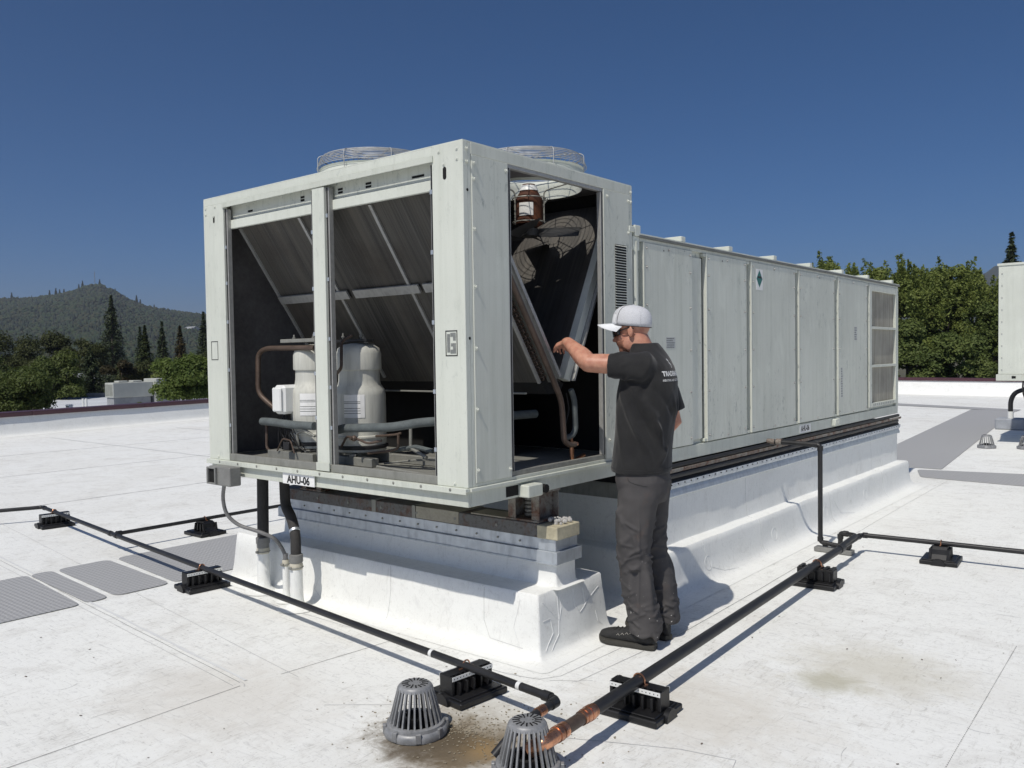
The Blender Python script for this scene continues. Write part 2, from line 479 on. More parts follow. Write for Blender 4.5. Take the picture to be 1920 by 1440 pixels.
def parapet(A, B, h, name, label, step):
    d = (B-A); L = d.length; d.normalize(); nrm = Vector((-d.y, d.x, 0))
    inside = Vector((0, 5, 0)) - A
    if nrm.dot(inside) < 0: nrm = -nrm            # nrm points to the inside of the roof
    t = thing(name, label, 'parapet', tuple((A+B)/2))
    mb = MB(); ns = int(L/.6)
    prof = [(.42, .003), (.28, .02), (.20, .07), (.16, .16), (.09, h*.6), (.02, h), (-.30, h), (-.30, -.2)]
    rows = []
    for i in range(ns+1):
        c = A + d*(L*i/ns); n0 = len(mb.v)
        for k, (o_, z) in enumerate(prof):
            wv = .018*noise.noise(Vector((i*.6, k*.9, 3.1))) if 0 < k < 5 else 0
            q = c + nrm*(o_+wv); mb.v.append((q.x, q.y, z))
        rows.append(n0)
    for i in range(ns):
        for k in range(len(prof)-1): mb.face((rows[i]+k, rows[i]+k+1, rows[i+1]+k+1, rows[i+1]+k), True)
    mb.build('membrane_upstand', MEMBC, t)
    k = int(L/step); first = None
    for i in range(k):
        p0 = A + d*(step*i+.004) - nrm*.13; mb = MB()
        mb.extrude([(-.215, -.07), (.215, -.07), (.222, .0), (.222, .03), (.0, .04), (-.222, .03), (-.222, 0)], 'x', 0, step-.008)
        if first is None:
            first = mb.build('coping', COPING, t, local=True)
            o = first
        else: o = bpy.data.objects.new('coping', first.data); COL.objects.link(o); o.parent = t
        o.location = p0 + Vector((0, 0, h)) - ORIG[t.name]; o.rotation_euler = (0, 0, math.atan2(d.y, d.x))
    return t
parapet(PL0, PC, .50, 'parapet_wall', 'low white parapet with maroon metal coping in front of the wooded hill', 3.0)
parapet(PC, PRB, .58, 'parapet_wall', 'white parapet with thin maroon coping below the willow like trees', 3.0)

def rrect(pts, z, r, name, mat, label, group, th=.004):
    """rounded quadrilateral pad lying on the roof"""
    P = [Vector((x, y, 0)) for x, y in pts]; out = []
    for i in range(len(P)):
        a, b, c = P[i-1], P[i], P[(i+1) % len(P)]
        d1 = (a-b).normalized(); d2 = (c-b).normalized()
        rr = min(r, (a-b).length*.45, (c-b).length*.45)
        for k in range(6):
            t = k/5; out.append(b + d1*rr*(1-t)**2 + d2*rr*t*t)
    mb = MB(); mb.extrude([(q.x, q.y) for q in out], 'z', z, z+th)
    return solo(name, mb, mat, label, 'walkway pad', group)
GP = 'grey walkway pads on the roof'
rrect([(-4.10, -.52), (-4.10, -1.9), (-2.97, -1.9), (-2.96, -.62)], .004, .06, 'walkway_pad', PADM, 'big grey textured walkway pad running out of the frame beside the narrow pad', GP)
rrect([(-4.10, -.34), (-4.10, -.50), (-2.97, -.57), (-2.98, -.42)], .004, .08, 'walkway_pad', PADM, 'narrow grey walkway pad between two bigger pads', GP)
rrect([(-4.10, .10), (-4.10, -.30), (-2.98, -.37), (-2.98, .03)], .004, .08, 'walkway_pad', PADM, 'middle sized grey walkway pad between narrow pad and long pad', GP)
rrect([(-4.10, 2.6), (-4.10, .17), (-2.98, .07), (-2.98, 2.6)], .004, .08, 'walkway_pad', PADM, 'long grey walkway pad ending at the white equipment curb', GP)
rrect([(-2.0, 22.2), (-1.15, 11.0), (-.75, 9.4), (.10, 9.4), (-.95, 22.2)], .004, .05, 'walkway_pad', PADM, 'long pale grey walkway pad beyond the end of the long unit', GP)
rrect([(-4.6, 24.3), (-4.6, 23.4), (-.9, 21.9), (-.9, 22.6)], .009, .05, 'walkway_pad', PADM, 'grey walkway pad crossing in front of the far parapet', GP)
rrect([(-.16, 9.2), (.05, 8.5), (1.3, 8.35), (1.3, 9.5)], .004, .1, 'walkway_pad', PADM, 'short grey walkway pad off the corner of the long white curb', GP)
rrect([(1.40, 9.6), (1.40, 8.3), (3.6, 8.3), (3.6, 9.6)], .004, .1, 'walkway_pad', PADM, 'grey walkway pad near the second unit beyond the short pad', GP)

def strip(pts, w, mat, name='membrane_seam', z=.0022, th=.0012, parent=None):
    mb = MB(); P = [Vector((x, y, 0)) for x, y in pts]; prev = None
    for i, q in enumerate(P):
        d = (P[min(i+1, len(P)-1)]-P[max(i-1, 0)]).normalized(); nn = Vector((-d.y, d.x, 0))
        k = len(mb.v); ww = w*(.6+.8*abs(noise.noise(Vector((q.x*7, q.y*7, 1)))))
        for s_ in (-1, 1):
            for zz in (z, z+th): mb.v.append((q.x+nn.x*ww*s_/2, q.y+nn.y*ww*s_/2, zz))
        if prev is not None:
            a = prev; mb.face((a+1, a+3, k+3, k+1)); mb.face((a, a+1, k+1, k)); mb.face((a+2, a+3, k+3, k+2))
        prev = k
    return mb.build(name, mat, parent)
def densify(pts, step=.08, wob=.0):
    out = []
    for (x0, y0), (x1, y1) in zip(pts, pts[1:]):
        L = math.hypot(x1-x0, y1-y0); n = max(1, int(L/step))
        for i in range(n):
            t = i/n; x = x0+(x1-x0)*t; y = y0+(y1-y0)*t
            out.append((x+wob*noise.noise(Vector((x*3, y*3, 5))), y+wob*noise.noise(Vector((x*3, y*3, 9)))))
    out.append(pts[-1]); return out
def seam(pts, w=.004, mat=None, wob=.004): return strip(densify(pts, .08, wob), w*.75 if w < .005 else w, mat or SEAMD, parent=roof)
seam([(-.855, -3.2), (-.86, -.77)], .004)
seam([(-.83, -.55), (-.75, .20)], .0035)
seam([(-6.6, -.30), (-.90, -.745)], .003); seam([(-6.6, -.36), (-.89, -.79)], .003, SEAMG)
seam([(-6.6, .20), (-.72, -.52)], .003, SEAMG)
seam([(-6.6, -.26), (-.9, -.71)], .020, SEAML)
seam([(-.335, -.66), (.05, -.36), (.15, -.40)], .003, SEAMG)
seam([(.47, 3.9), (.42, 6.5), (.40, 8.2)], .003, SEAMG)
seam([(.52, 1.05), (.50, 2.4), (.47, 3.55)], .0035)
seam([(.33, .22), (.45, .30), (.5, 1.0)], .003, SEAMG)
seam([(-2.35, .17), (.1, .16), (.28, .20), (.34, .30), (.37, 1.0)], .003, SEAMG)
seam([(.55, -.35), (1.2, -.05), (1.42, .0), (1.45, -.12), (1.2, -.5)], .003, SEAMG)
# printed guide line with lettering on the sheet edge
g0_, g1_ = onZ(1906, 1212), onZ(1770, 1445); gl = [(g0_.x, g0_.y), (g1_.x, g1_.y)]
for i in range(90):
    t = i/90; a = Vector((gl[0][0], gl[0][1])); b = Vector((gl[1][0], gl[1][1])); q = a.lerp(b, t); q2 = a.lerp(b, t+.0045)
    strip([(q.x, q.y), (q2.x, q2.y)], .004, SEAMD, 'printed_dash', parent=roof)
for y0 in (-6, 1.8, 4.7, 7.6, 10.5, 13.4, 16.3, 19.2, 22.1, 25.0):
    if y0 > 2: seam([(-16.5, y0), (-4.3, y0-.1)], .02, SEAML, .02); seam([(-16.5, y0+.04), (-4.3, y0-.06)], .008, SEAMG, .02)
    if y0 > 9: seam([(1.6, y0), (14, y0-.1)], .012, SEAMG, .02); seam([(-3.5, y0), (-2.2, y0-.1)], .012, SEAMG, .02)
for x0 in (-7.6, -10.6, -13.6): seam([(x0, 26), (x0+.2, -4)], .014, SEAMG, .02)
# curved scuff marks left by boots
for k in range(46):
    cx_, cy_ = random.uniform(-2.6, 3.2), random.uniform(-1.9, 3.6)
    if (cx_ < .5 and cy_ > .1): continue
    r_ = random.uniform(.04, .16); a0 = random.uniform(0, 6.28); da = random.uniform(.5, 1.5)
    pts = [(cx_+r_*cos(a0+da*i/6), cy_+r_*1.2*sin(a0+da*i/6)) for i in range(7)]
    strip(pts, random.uniform(.0012, .0022), SEAMG, 'scuff_mark', z=.002, th=.0006, parent=roof)
# small debris
mb = MB()
for k in range(170):
    x, y = random.uniform(-3.0, 3.4), random.uniform(-2.0, 4.5)
    if x < .5 and y > .15: continue
    s_ = random.uniform(.001, .0034); mb.box(-s_*2, s_*2, -s_, s_, 0, s_*.4, 0, Matrix.Translation((x, y, .0025)) @ Matrix.Rotation(random.uniform(0, 6), 4, 'Z'))
deb = mb.build('debris_flecks', simple('dry_leaf_debris', (.13, .10, .075), .9)); stuff(deb); tag(deb, 'small dark debris flecks scattered over the white roof', 'debris')

mb = MB(); rnd = random.Random(12)
for k in range(700):
    a = rnd.uniform(0, 6.283); r_ = abs(rnd.gauss(0, .5)); x = .38+.62*r_*cos(a); y = -.45+.42*r_*sin(a)
    s_ = rnd.uniform(.0012, .0035); mb.box(-s_*rnd.uniform(.8, 2), s_*rnd.uniform(.8, 2), -s_, s_, 0, s_*.6, 0, Matrix.Translation((x, y, .002)) @ Matrix.Rotation(rnd.uniform(0, 6), 4, 'Z'))
o = mb.build('roof_grit', simple('pale_brown_grit', (.30, .26, .19), .9, 0, .5, 90)); stuff(o); tag(o, 'fine brown grit washed around the roof drains', 'grit')
# ================================================================== membrane curbs
def curb_shape(x0, x1, y0, y1, prof, rc=.03, seg=.06, wr=.006, seed=0.0, sharp=None):
    """rings of a rounded rectangle; prof = list of (outward offset, z); closes the top"""
    def ringpts(o):
        a0, a1, b0, b1 = x0-o, x1+o, y0-o, y1+o; r = rc + max(o, 0)*.22
        P = []
        def side(p, q):
            L = math.hypot(q[0]-p[0], q[1]-p[1]); n = nseg[len(cnt) % 4]; cnt.append(1)
            for i in range(n): P.append((p[0]+(q[0]-p[0])*i/n, p[1]+(q[1]-p[1])*i/n))
        def arc(cx, cy, s):
            for i in range(6):
                a = s+pi/2*i/6; P.append((cx+r*cos(a), cy+r*sin(a)))
        cnt = []
        side((a0+r, b0), (a1-r, b0)); arc(a1-r, b0+r, -pi/2); side((a1, b0+r), (a1, b1-r)); arc(a1-r, b1-r, 0)
        side((a1-r, b1), (a0+r, b1)); arc(a0+r, b1-r, pi/2); side((a0, b1-r), (a0, b0+r)); arc(a0+r, b0+r, pi)
        return P
    nseg = [max(3, int((x1-x0)/seg)), max(3, int((y1-y0)/seg))]*2
    mb = MB(); rows = []; cxm, cym = (x0+x1)/2, (y0+y1)/2
    for j, (o, z) in enumerate(prof):
        P = ringpts(o); n0 = len(mb.v)
        for (x, y) in P:
            wv = wr*(noise.noise(Vector((x*4+seed, y*4, z*5))) + .6*noise.noise(Vector((x*13+seed, y*13, z*9))))
            if j == 0: wv = 0
            dx = 1 if x > x1-.02 else (-1 if x < x0+.02 else 0); dy = 1 if y > y1-.02 else (-1 if y < y0+.02 else 0)
            mb.v.append((x+dx*wv, y+dy*wv, z + (abs(wv)*.5 if j else 0)))
        rows.append((n0, len(P)))
    for a, b in zip(rows, rows[1:]): mb.bridge(a[0], b[0], a[1])
    mb.face([rows[-1][0]+k for k in range(rows[-1][1])], False)
    return mb

ec = thing('equipment_curb', 'white membrane covered curb with galvanised rails under the open condenser end', 'curb', (-1.2, .7, 0))
PEDP = [(.19, .002), (.11, .004), (.080, .012), (.064, .030), (.056, .065), (.049, .12), (.041, .19), (.033, .26), (.026, .334), (.020, .341), (-.03, .344)]
ped = curb_shape(-2.70, .075, .455, 1.02, PEDP, .004, .03, .0065, 2.0)
pedo = ped.build('membrane_base', MEMBC, ec)
up = curb_shape(-2.40, .085, .615, .80, [(.045, .343), (.016, .347), (.005, .362), (.001, .42), (0, .478)], .012, .06, .004, 5.0)
up.build('membrane_upstand', MEMBC, ec)
# galvanised tiers
mb = MB(); mb.box(-2.43, .115, .585, .825, .475, .545, .002); mb.box(-2.43, -2.20, .583, .584, .48, .54); mb.build('lower_rail', GALV, ec)
mb = MB(); mb.box(-2.41, .095, .60, .81, .5455, .612, .002); mb.build('upper_rail', GALV, ec)
mb = MB(); mb.box(-2.425, .112, .578, .584, .4745, .482); mb.build('drip_edge', GALV, ec)
mb = MB(); mb.box(-2.42, -.02, .592, .82, .6125, .69, .004); beam = mb.build('steel_beam', RUSTL, ec)
mb = MB(); mb.box(-.02, .12, .582, .80, .6126, .685, .004); mb.build('timber_block', simple('weathered_timber', (.46, .42, .30), .8, 0, .3, 12, 60, .3), ec)
for (xa, xb, c) in ((-1.40, -1.36, 'plate_strap'), (-1.02, -.99, 'plate_strap')):
    mb = MB(); mb.box(xa, xb, .586, .826, .615, .695, .001); mb.build(c, GALV_D, ec)
mb = MB(); mb.box(-.985, -.62, .588, .822, .618, .6935, .001); mb.build('shim_plate', simple('tan_plate', (.33, .31, .25), .7, 0, .3), ec)
mb = MB(); mb.box(-.53, -.26, .60, .74, .691, .699, .001); mb.build('shim_plate', simple('tan_plate_small', (.36, .33, .26), .7, 0, .3), ec)
mb = MB()
for i in range(14): mb.cyl((-2.3+i*.165, .5995, .578), (-2.3+i*.165, .594, .578), .006, 8)
for i in range(7): mb.cyl((-2.3+i*.33, .592, .65), (-2.3+i*.33, .586, .65), .009, 8)
mb.build('rail_screws', GALV_D, ec, kind='stuff')
mb = MB()
rnd = random.Random(3)
for i in range(26): mb.sphere((.035+rnd.uniform(-.05, .07), .70+rnd.uniform(-.05, .05), .69+rnd.uniform(0, .02)), rnd.uniform(.008, .014), 6, 4)
o = mb.build('loose_gravel', simple('pale_gravel', (.46, .45, .43), .8, 0, .35, 60)); stuff(o); tag(o, 'little pile of pale gravel on the timber block of the curb', 'gravel')

# seam beads over the pedestal, laid onto its surface
def drape(mesh_mb, pts, dirv, r, name, mat, parent, lift=.001):
    bvh = BVHTree.FromPolygons([Vector(v) for v in mesh_mb.v], mesh_mb.f)
    out = []; dv = Vector(dirv).normalized()
    for q in pts:
        q = Vector(q); h, nn, i, d = bvh.ray_cast(q - dv*2, dv)
        if h is not None: out.append(h - dv*lift)
    if len(out) > 2:
        mb = MB(); mb.tube(out, r, 6); return mb.build(name, mat, parent)
def lin3(pts, n=8):
    o = []
    for a, b in zip(pts, pts[1:]):
        for i in range(n): o.append(Vector(a).lerp(Vector(b), i/n))
    o.append(Vector(pts[-1])); return o
E0 = 1.0
for pts in ([(E0,.46,.30),(E0,.52,.24),(E0,.60,.17)], [(E0,.60,.30),(E0,.60,.20),(E0,.58,.10),(E0,.50,.03)], [(E0,.60,.17),(E0,.63,.24),(E0,.62,.30)],
            [(E0,.75,.31),(E0,.75,.21),(E0,.79,.17),(E0,.88,.22),(E0,1.0,.27)], [(E0,.84,.30),(E0,.85,.2)], [(E0,.45,.20),(E0,.52,.20),(E0,.53,.12),(E0,.45,.04)], [(E0,.95,.14),(E0,.96,.08),(E0,1.0,.05)]):
    drape(ped, lin3(pts), (-1, 0, 0), .0018, 'seam_bead', SEAML, ec)
for pts in ([(-1.75,-1,.30),(-1.72,-1,.18),(-1.78,-1,.08),(-1.7,-1,.03)], [(-2.40,-1,.31),(-2.42,-1,.2),(-2.36,-1,.1),(-2.5,-1,.05)], [(-.02,-1,.30),(-.05,-1,.15),(0,-1,.05)]):
    drape(ped, lin3(pts), (0, 1, 0), .0014, 'seam_bead', SEAML, ec)
# cut corner flap standing at the end of the pedestal
# ---------------- long curb below the air handler
lc = thing('roof_curb', 'long white membrane curb with flared foot under the air handler box', 'curb', (-1.2, 4.8, 0))
LCP = [(.30, .002), (.20, .006), (.158, .024), (.136, .058), (.122, .11), (.115, .18), (.110, .255), (.105, .287), (.096, .297), (.014, .303), (.005, .308), (.001, .325), (0, .45), (0, .66)]
lcm = curb_shape(-2.38, .0, 1.86, 7.66, LCP, .03, .11, .007, 9.0)
lcm.build('membrane_wall', MEMBC, lc)
mb = MB(); mb.extrude([(0.0005, .645), (.016, .635), (.020, .64), (.014, .665), (.0005, .70)], 'y', 1.85, 7.68); mb.build('counter_flashing', GALV, lc)
mb = MB(); mb.extrude([(-.03, .70), (.010, .69), (.022, .705), (.024, .735), (-.03, .742)], 'y', 1.84, 7.69); mb.build('flashing_cap', GALV, lc)
mb = MB(); mb.box(-2.38, .016, 1.838, 1.8595, .63, .735, .001); mb.build('end_flashing', GALV_D, lc)
mb = MB()
for i in range(60): mb.cyl((.0225, 1.95+i*.096, .722), (.0265, 1.95+i*.096, .722), .006, 6)
mb.build('flashing_screws', BLACK, lc, kind='stuff')
mb = MB(); mb.box(-2.36, -.012, 1.87, 7.64, .661, .80, 0); mb.build('curb_core', BLKIN, lc)
mb = MB(); mb.extrude([(-.03, .742), (.018, .744), (.000, .765), (-.02, .785), (-.03, .785)], 'y', 1.86, 7.66); mb.build('rubber_seal', BLACK, lc)
mb = MB(); mb.tube([(.012, 1.84, .783), (.014, 3.5, .782), (.012, 5.5, .784), (.012, 7.60, .786), (-.03, 7.70, .79)], .021, 10, .05); mb.build('foam_roll', BLACK, lc)
mb = MB(); mb.extrude([(-.02, .805), (.026, .806), (.030, .816), (.030, .830), (.026, .832), (.024, .812), (-.02, .811)], 'y', 1.82, 7.70); mb.build('angle_rail', RUSTY, lc)
mb = MB(); mb.tube([(.004, 1.83, .846), (.006, 4.5, .846), (.004, 7.66, .847)], .018, 10); mb.build('foam_roll', BLACK, lc)
for yy in (2.4, 3.6, 4.8, 6.0):
    mb = MB(); R_ = [(.13, .08+.05*cos(a), yy+.05*sin(a)) for a in [2*pi*i/16 for i in range(17)]]
    drape(lcm, [Vector((1, q[2], .13+(q[1]-.08))) for q in R_], (-1, 0, 0), .0016, 'fastener_ring', SEAML, lc)
for yy in (3.3, 4.9, 6.6):
    drape(lcm, lin3([(1, yy, .62), (1, yy+.02, .31), (1, yy+.03, .2), (1, yy+.05, .02)], 14), (-1, 0, 0), .0011, 'lap_seam', SEAMG, lc)
drape(ped, lin3([(-1.05, -1, .335), (-1.04, -1, .2), (-1.05, -1, .05), (-1.05, -1, .01)], 14), (0, 1, 0), .0011, 'lap_seam', SEAMG, ec)
drape(ped, lin3([(-.28, -1, .33), (-.27, -1, .15), (-.22, -1, .06), (.02, -1, .05)], 14), (0, 1, 0), .0011, 'corner_patch_edge', SEAMG, ec)
for pts in ([(1,2.35,.31),(1,2.38,.2),(1,2.42,.1),(1,2.6,.04),(1,2.8,.02)], [(1,5.0,.33),(1,5.05,.2),(1,5.2,.06),(1,5.5,.02)]):
    drape(lcm, lin3(pts), (-1, 0, 0), .0018, 'seam_bead', SEAML, lc)

# ---------------- spring isolator between curb and unit
iso = thing('spring_isolator', 'rusty spring isolator standing on the curb under the unit corner', 'isolator', (-.17, .70, .69))
mb = MB(); mb.box(-.26, -.02, .60, .80, .6905, .702, .002); mb.build('base_plate', RUSTY, iso)
for xa in (-.245, -.075):
    mb = MB(); mb.box(xa, xa+.012, .605, .795, .703, .855, .002); mb.box(xa+.012, xa+.055, .605, .613, .703, .855, .001); mb.box(xa+.012, xa+.055, .787, .795, .703, .855, .001); mb.build('upright', RUSTY, iso)
mb = MB(); mb.box(-.26, -.01, .60, .80, .8555, .867, .002); mb.build('top_plate', RUSTY, iso)
mb = MB(); mb.tube([(-.13+.042*cos(t), .70+.045*sin(t), .705+t*.0036) for t in [i*.35 for i in range(90)]], .011, 8); mb.build('spring', simple('grey_spring', (.18, .18, .17), .5, .3), iso)
mb = MB(); mb.cyl((-.13, .70, .80), (-.13, .70, .855), .012, 8); mb.lathe((-.13, .70, 0), [(.06, .818), (.06, .828)], 14); mb.build('bolt', GALV_D, iso)
iso2 = copy_tree(iso); iso2.location = (-2.1, .70, .69); iso2['label'] = 'spring isolator under the far end of the unit behind the pipes'
# ================================================================== the rooftop unit
ZB, ZT, D, W = .868, 2.70, 1.60, 2.36
ahu = thing('rooftop_air_handler', 'long pale green grey rooftop air handler with its condenser panels taken off', 'air handler', (-1.18, .8, ZB))
def part(name, mat, mb, parent=ahu, kind=None): return mb.build(name, mat, parent, kind=kind)
B1 = lambda *a, b=.003: MB().box(*a, b=b)
# base: skirt channel and flange lip
mb = MB(); mb.box(-W+.02, -.0045, .004, .03, ZB, .948, .002); part('base_rail', PAINTR, mb)
mb = MB(); mb.box(-.034, -.004, .0305, D+.03, ZB, .948, .002); part('base_rail', PAINTR, mb)
mb = MB(); mb.box(-W, .008, -.024, .006, .948, .966, .002); mb.box(-W, .008, -.026, -.0245, .938, .966, .0005); part('base_lip', PAINTR, mb)
mb = MB(); mb.box(-.03, .018, .0065, D+.04, .948, .966, .002); part('base_lip', PAINTR, mb)
mb = MB(); mb.box(-W+.02, -.035, .031, D, .955, .984, 0); part('base_pan', GALV_D, mb)
mb = MB(); mb.box(-W+.03, -.04, .9, 1.1, .870, .954, .003); part('base_crossmember', PAINTR, mb)
# posts
mb = MB(); mb.box(-.215, 0, 0, .034, .967, ZT, .002); mb.box(-.036, -.0005, .035, .058, .967, ZT-.002, .001); part('corner_post', PAINT, mb)
mb = MB(); mb.box(-W, -2.125, 0, .034, .967, 2.655, .002); part('corner_post', PAINT, mb)
mb = MB(); mb.box(-1.195, -1.085, -.003, .05, .985, 2.618, .002); part('centre_post', PAINT, mb)
mb = MB(); mb.box(-1.20, -1.08, -.010, -.0035, .972, 1.02, .001); part('post_bracket', PAINTR, mb)
# top rails
mb = MB(); mb.box(-W, -.216, .001, .034, 2.655, ZT, .002); part('top_rail', PAINT, mb)
mb = MB(); mb.box(-2.13, -.205, -.008, .0, 2.622, 2.654, .0015); part('trim_strip', PAINTR, mb)
mb = MB(); mb.box(-2.124, -.216, .06, .085, 2.54, 2.65, .001); part('header_channel', PAINT2, mb)
mb = MB(); mb.box(-2.124, -1.20, .040, .0595, 2.488, 2.545, .003); part('header_flange', PAINT, mb)
mb = MB(); mb.box(-1.08, -.216, .040, .0595, 2.488, 2.545, .003); part('header_flange', PAINT, mb)
for x, wd, n in ((-1.93, .05, 1), (-1.38, .035, 2), (-1.03, .04, 2), (-.79, .045, 2), (-.42, .09, 1)):
    for k in range(n): mb = MB(); mb.box(x, x+wd, .0575, .0598, 2.578+k*.018, 2.590+k*.018); part('header_slot', BLKIN, mb)
# gasketed jambs
for x0, x1 in ((-2.1245, -2.100), (-1.222, -1.1955), (-1.0845, -1.058), (-.240, -.2155)):
    mb = MB(); mb.box(x0, x1, .012, .045, .99, 2.615, .002); part('jamb_strip', GASK, mb)
    mb = MB(); xm = (x0+x1)/2; mb.box(xm-.004, xm+.004, .0085, .0115, .99, 2.612, 0); part('jamb_gasket', BLACK, mb)
mb = MB()
for x in (-2.112, -1.209, -1.071, -.228):
    for k in range(5): mb.box(x-.012, x+.005, .0065, .0082, 1.2+k*.3+.07*sin(x*9+k), 1.222+k*.3+.07*sin(x*9+k))
part('jamb_clips', GALV, mb, kind='stuff')
mb = MB(); mb.box(-2.124, -.216, .004, .03, .967, 1.012, .002); part('sill', GALV_D, mb)
# side B panels
mb = MB(); mb.box(-.03, .0045, .060, .345, .985, 2.640, .002); part('side_panel', PAINT2, mb)
mb = MB(); mb.box(-.03, .0045, 1.262, D-.045, .985, 2.640, .002); sp2 = part('side_panel', PAINT2, mb)
mb = MB(); mb.box(-.03, .0, D-.043, D, .967, 2.70, .002); part('corner_post', PAINT2, mb)
mb = MB(); mb.box(-.034, .001, .0595, D-.0435, 2.642, ZT, .002); part('top_rail', PAINT2, mb)
mb = MB(); mb.box(-.034, -.004, .346, 1.261, 2.622, 2.6415, .001); part('header_channel', GASK, mb)
mb = MB(); mb.box(-.034, .0, .0595, D-.0435, .967, .984, .001); part('sill', PAINT2, mb)
mb = MB(); mb.box(-.034, -.006, .346, 1.261, .985, 1.012, .001); part('sill', GALV_D, mb)
for y0, y1 in ((.346, .372), (1.236, 1.2615)):
    mb = MB(); mb.box(-.03, -.001, y0, y1, 1.013, 2.62, .002); part('jamb_strip', GASK, mb)
    ym = (y0+y1)/2; mb = MB(); mb.box(-.0008, .0008, ym-.004, ym+.004, 1.013, 2.62, 0); part('jamb_gasket', BLACK, mb)
# louvre in the right panel: dark recess and hooded slats
mb = MB(); mb.box(.0048, .0062, 1.385, 1.515, 1.83, 2.315, 0); part('louvre_recess', BLKIN, mb)
mb = MB()
for k in range(29):
    z = 1.838+k*.0166
    mb.extrude([(.0063, z+.006), (.0115, z+.002), (.0115, z+.0034), (.0063, z+.0085)], 'y', 1.383, 1.517)
part('louvre_slats', PAINT2, mb)
# screws
def screws(pts, name, mat, ax='x', r=.007, h=.011):
    mb = MB()
    for q in pts:
        q = Vector(q); d = Vector((1, 0, 0)) if ax == 'x' else Vector((0, -1, 0))
        mb.tube([q, q+d*h*.35, q+d*h*.36, q+d*h], [r*1.7, r*1.7, r, r*.7], 8)
    return part(name, mat, mb, kind='stuff')
S = [(.0045, .075, z) for z in (1.05, 1.36, 1.67, 1.98, 2.27, 2.52, 2.60)] + [(.0045, .33, z) for z in (1.03, 2.60)] + \
    [(.0045, 1.545, z) for z in (1.5, 1.8, 2.1, 2.4, 2.6)] + [(.0045, 1.30, z) for z in (2.6, 1.1)] + [(0, .03, z) for z in (2.60, 2.665)] + [(0, 1.58, z) for z in (2.6, 2.66)]
screws(S, 'panel_screws', PAINT2)
S = [(x, 0, z) for x, z in ((-.04, 2.665), (-.04, 2.615), (-.13, 2.60), (-.165, 2.668), (-2.33, 2.64), (-2.33, 2.60), (-2.22, 2.64), (-2.24, 2.58), (-2.25, .985), (-.09, .985))]
screws(S, 'post_screws', PAINT, 'y', .006, .007)
S = [(x, -.026, .955) for x in np.arange(-2.2, -.05, .21)]
screws(S, 'lip_screws', GALV_D, 'y', .005, .004)
# slots and lifting holes as dark punched openings
for x, z0, z1, r_ in ((-.125, 2.535, 2.575, .012), (-2.235, 2.545, 2.575, .009)):
    mb = MB(); mb.extrude([(x+r_*cos(a), z1+r_*sin(a)) for a in [pi*i/8 for i in range(9)]]+[(x-r_*cos(a), z0-r_*sin(a)) for a in [pi*i/8 for i in range(9)]], 'y', -.0012, -.0004); part('lifting_slot', BLKIN, mb)
for z in (2.46, 1.72): mb = MB(); mb.lathe((.0004, .030, z), [(.008, 0), (.008, .0008)], 10, 'x'); part('punched_hole', BLKIN, mb)
# stencilled frames and letter
def frame_box(x0, x1, z0, z1, t):
    mb = MB()
    for a in ((x0, x1, z0, z0+t), (x0, x1, z1-t, z1), (x0, x0+t, z0+t, z1-t), (x1-t, x1, z0+t, z1-t)):
        mb.box(a[0], a[1], -.0014, -.0004, a[2], a[3])
    return mb
part('stencil_frame', BLACKPR, frame_box(-2.305, -2.225, 1.63, 1.755, .0045))
part('stencil_frame', BLACKPR, frame_box(-.138, -.056, 1.632, 1.762, .005))
mb = MB(); t_ = .02; x0, x1, z0, z1 = -.127, -.067, 1.645, 1.75
for a in ((x0, x0+t_, z0+.006, z1-.006), (x0+t_+.003, x1, z1-t_, z1), (x0+t_+.003, x1, z0, z0+t_), (x1-t_, x1, z0+t_, z0+.052), (x1-.034, x1-t_-.001, z0+.036, z0+.052), (x1-t_+.002, x1, z1-.04, z1-t_)):
    mb.box(a[0], a[1], -.0014, -.0004, a[2], a[3])
part('stencil_letter', GREYPR, mb)
# name plate
mb = MB(); mb.box(-1.525, -1.215, -.014, -.011, .869, .937, 0); np_ = part('name_plate', WHITEPR, mb)
text_mesh('AHU-06', .064, BLACKPR, 'plate_lettering', np_, MA(-1.37, -.0146, .8965), 1.0, .0020)
# outlet box at the corner
ja, jb_ = onY(394, 880, -.10), onY(434, 880, -.10); jx0, jx1 = ja.x, jb_.x-.005
mb = MB(); mb.box(jx0, jx1, -.112, -.027, .818, .940, .006); jb = part('outlet_box', GREYPL, mb)
mb = MB(); mb.box(jx0+.012, jx0+.09, -.1135, -.1122, .833, .926, 0); mb.build('socket_recess', BLKIN, jb)
mb = MB()
for a in ((jx0-.002, jx0+.102, .824, .834), (jx0-.002, jx0+.102, .925, .935), (jx0-.002, jx0+.012, .834, .925), (jx0+.09, jx0+.102, .834, .925)): mb.box(a[0], a[1], -.128, -.1125, a[2], a[3], .002)
mb.build('cover_frame', GREYPL, jb)
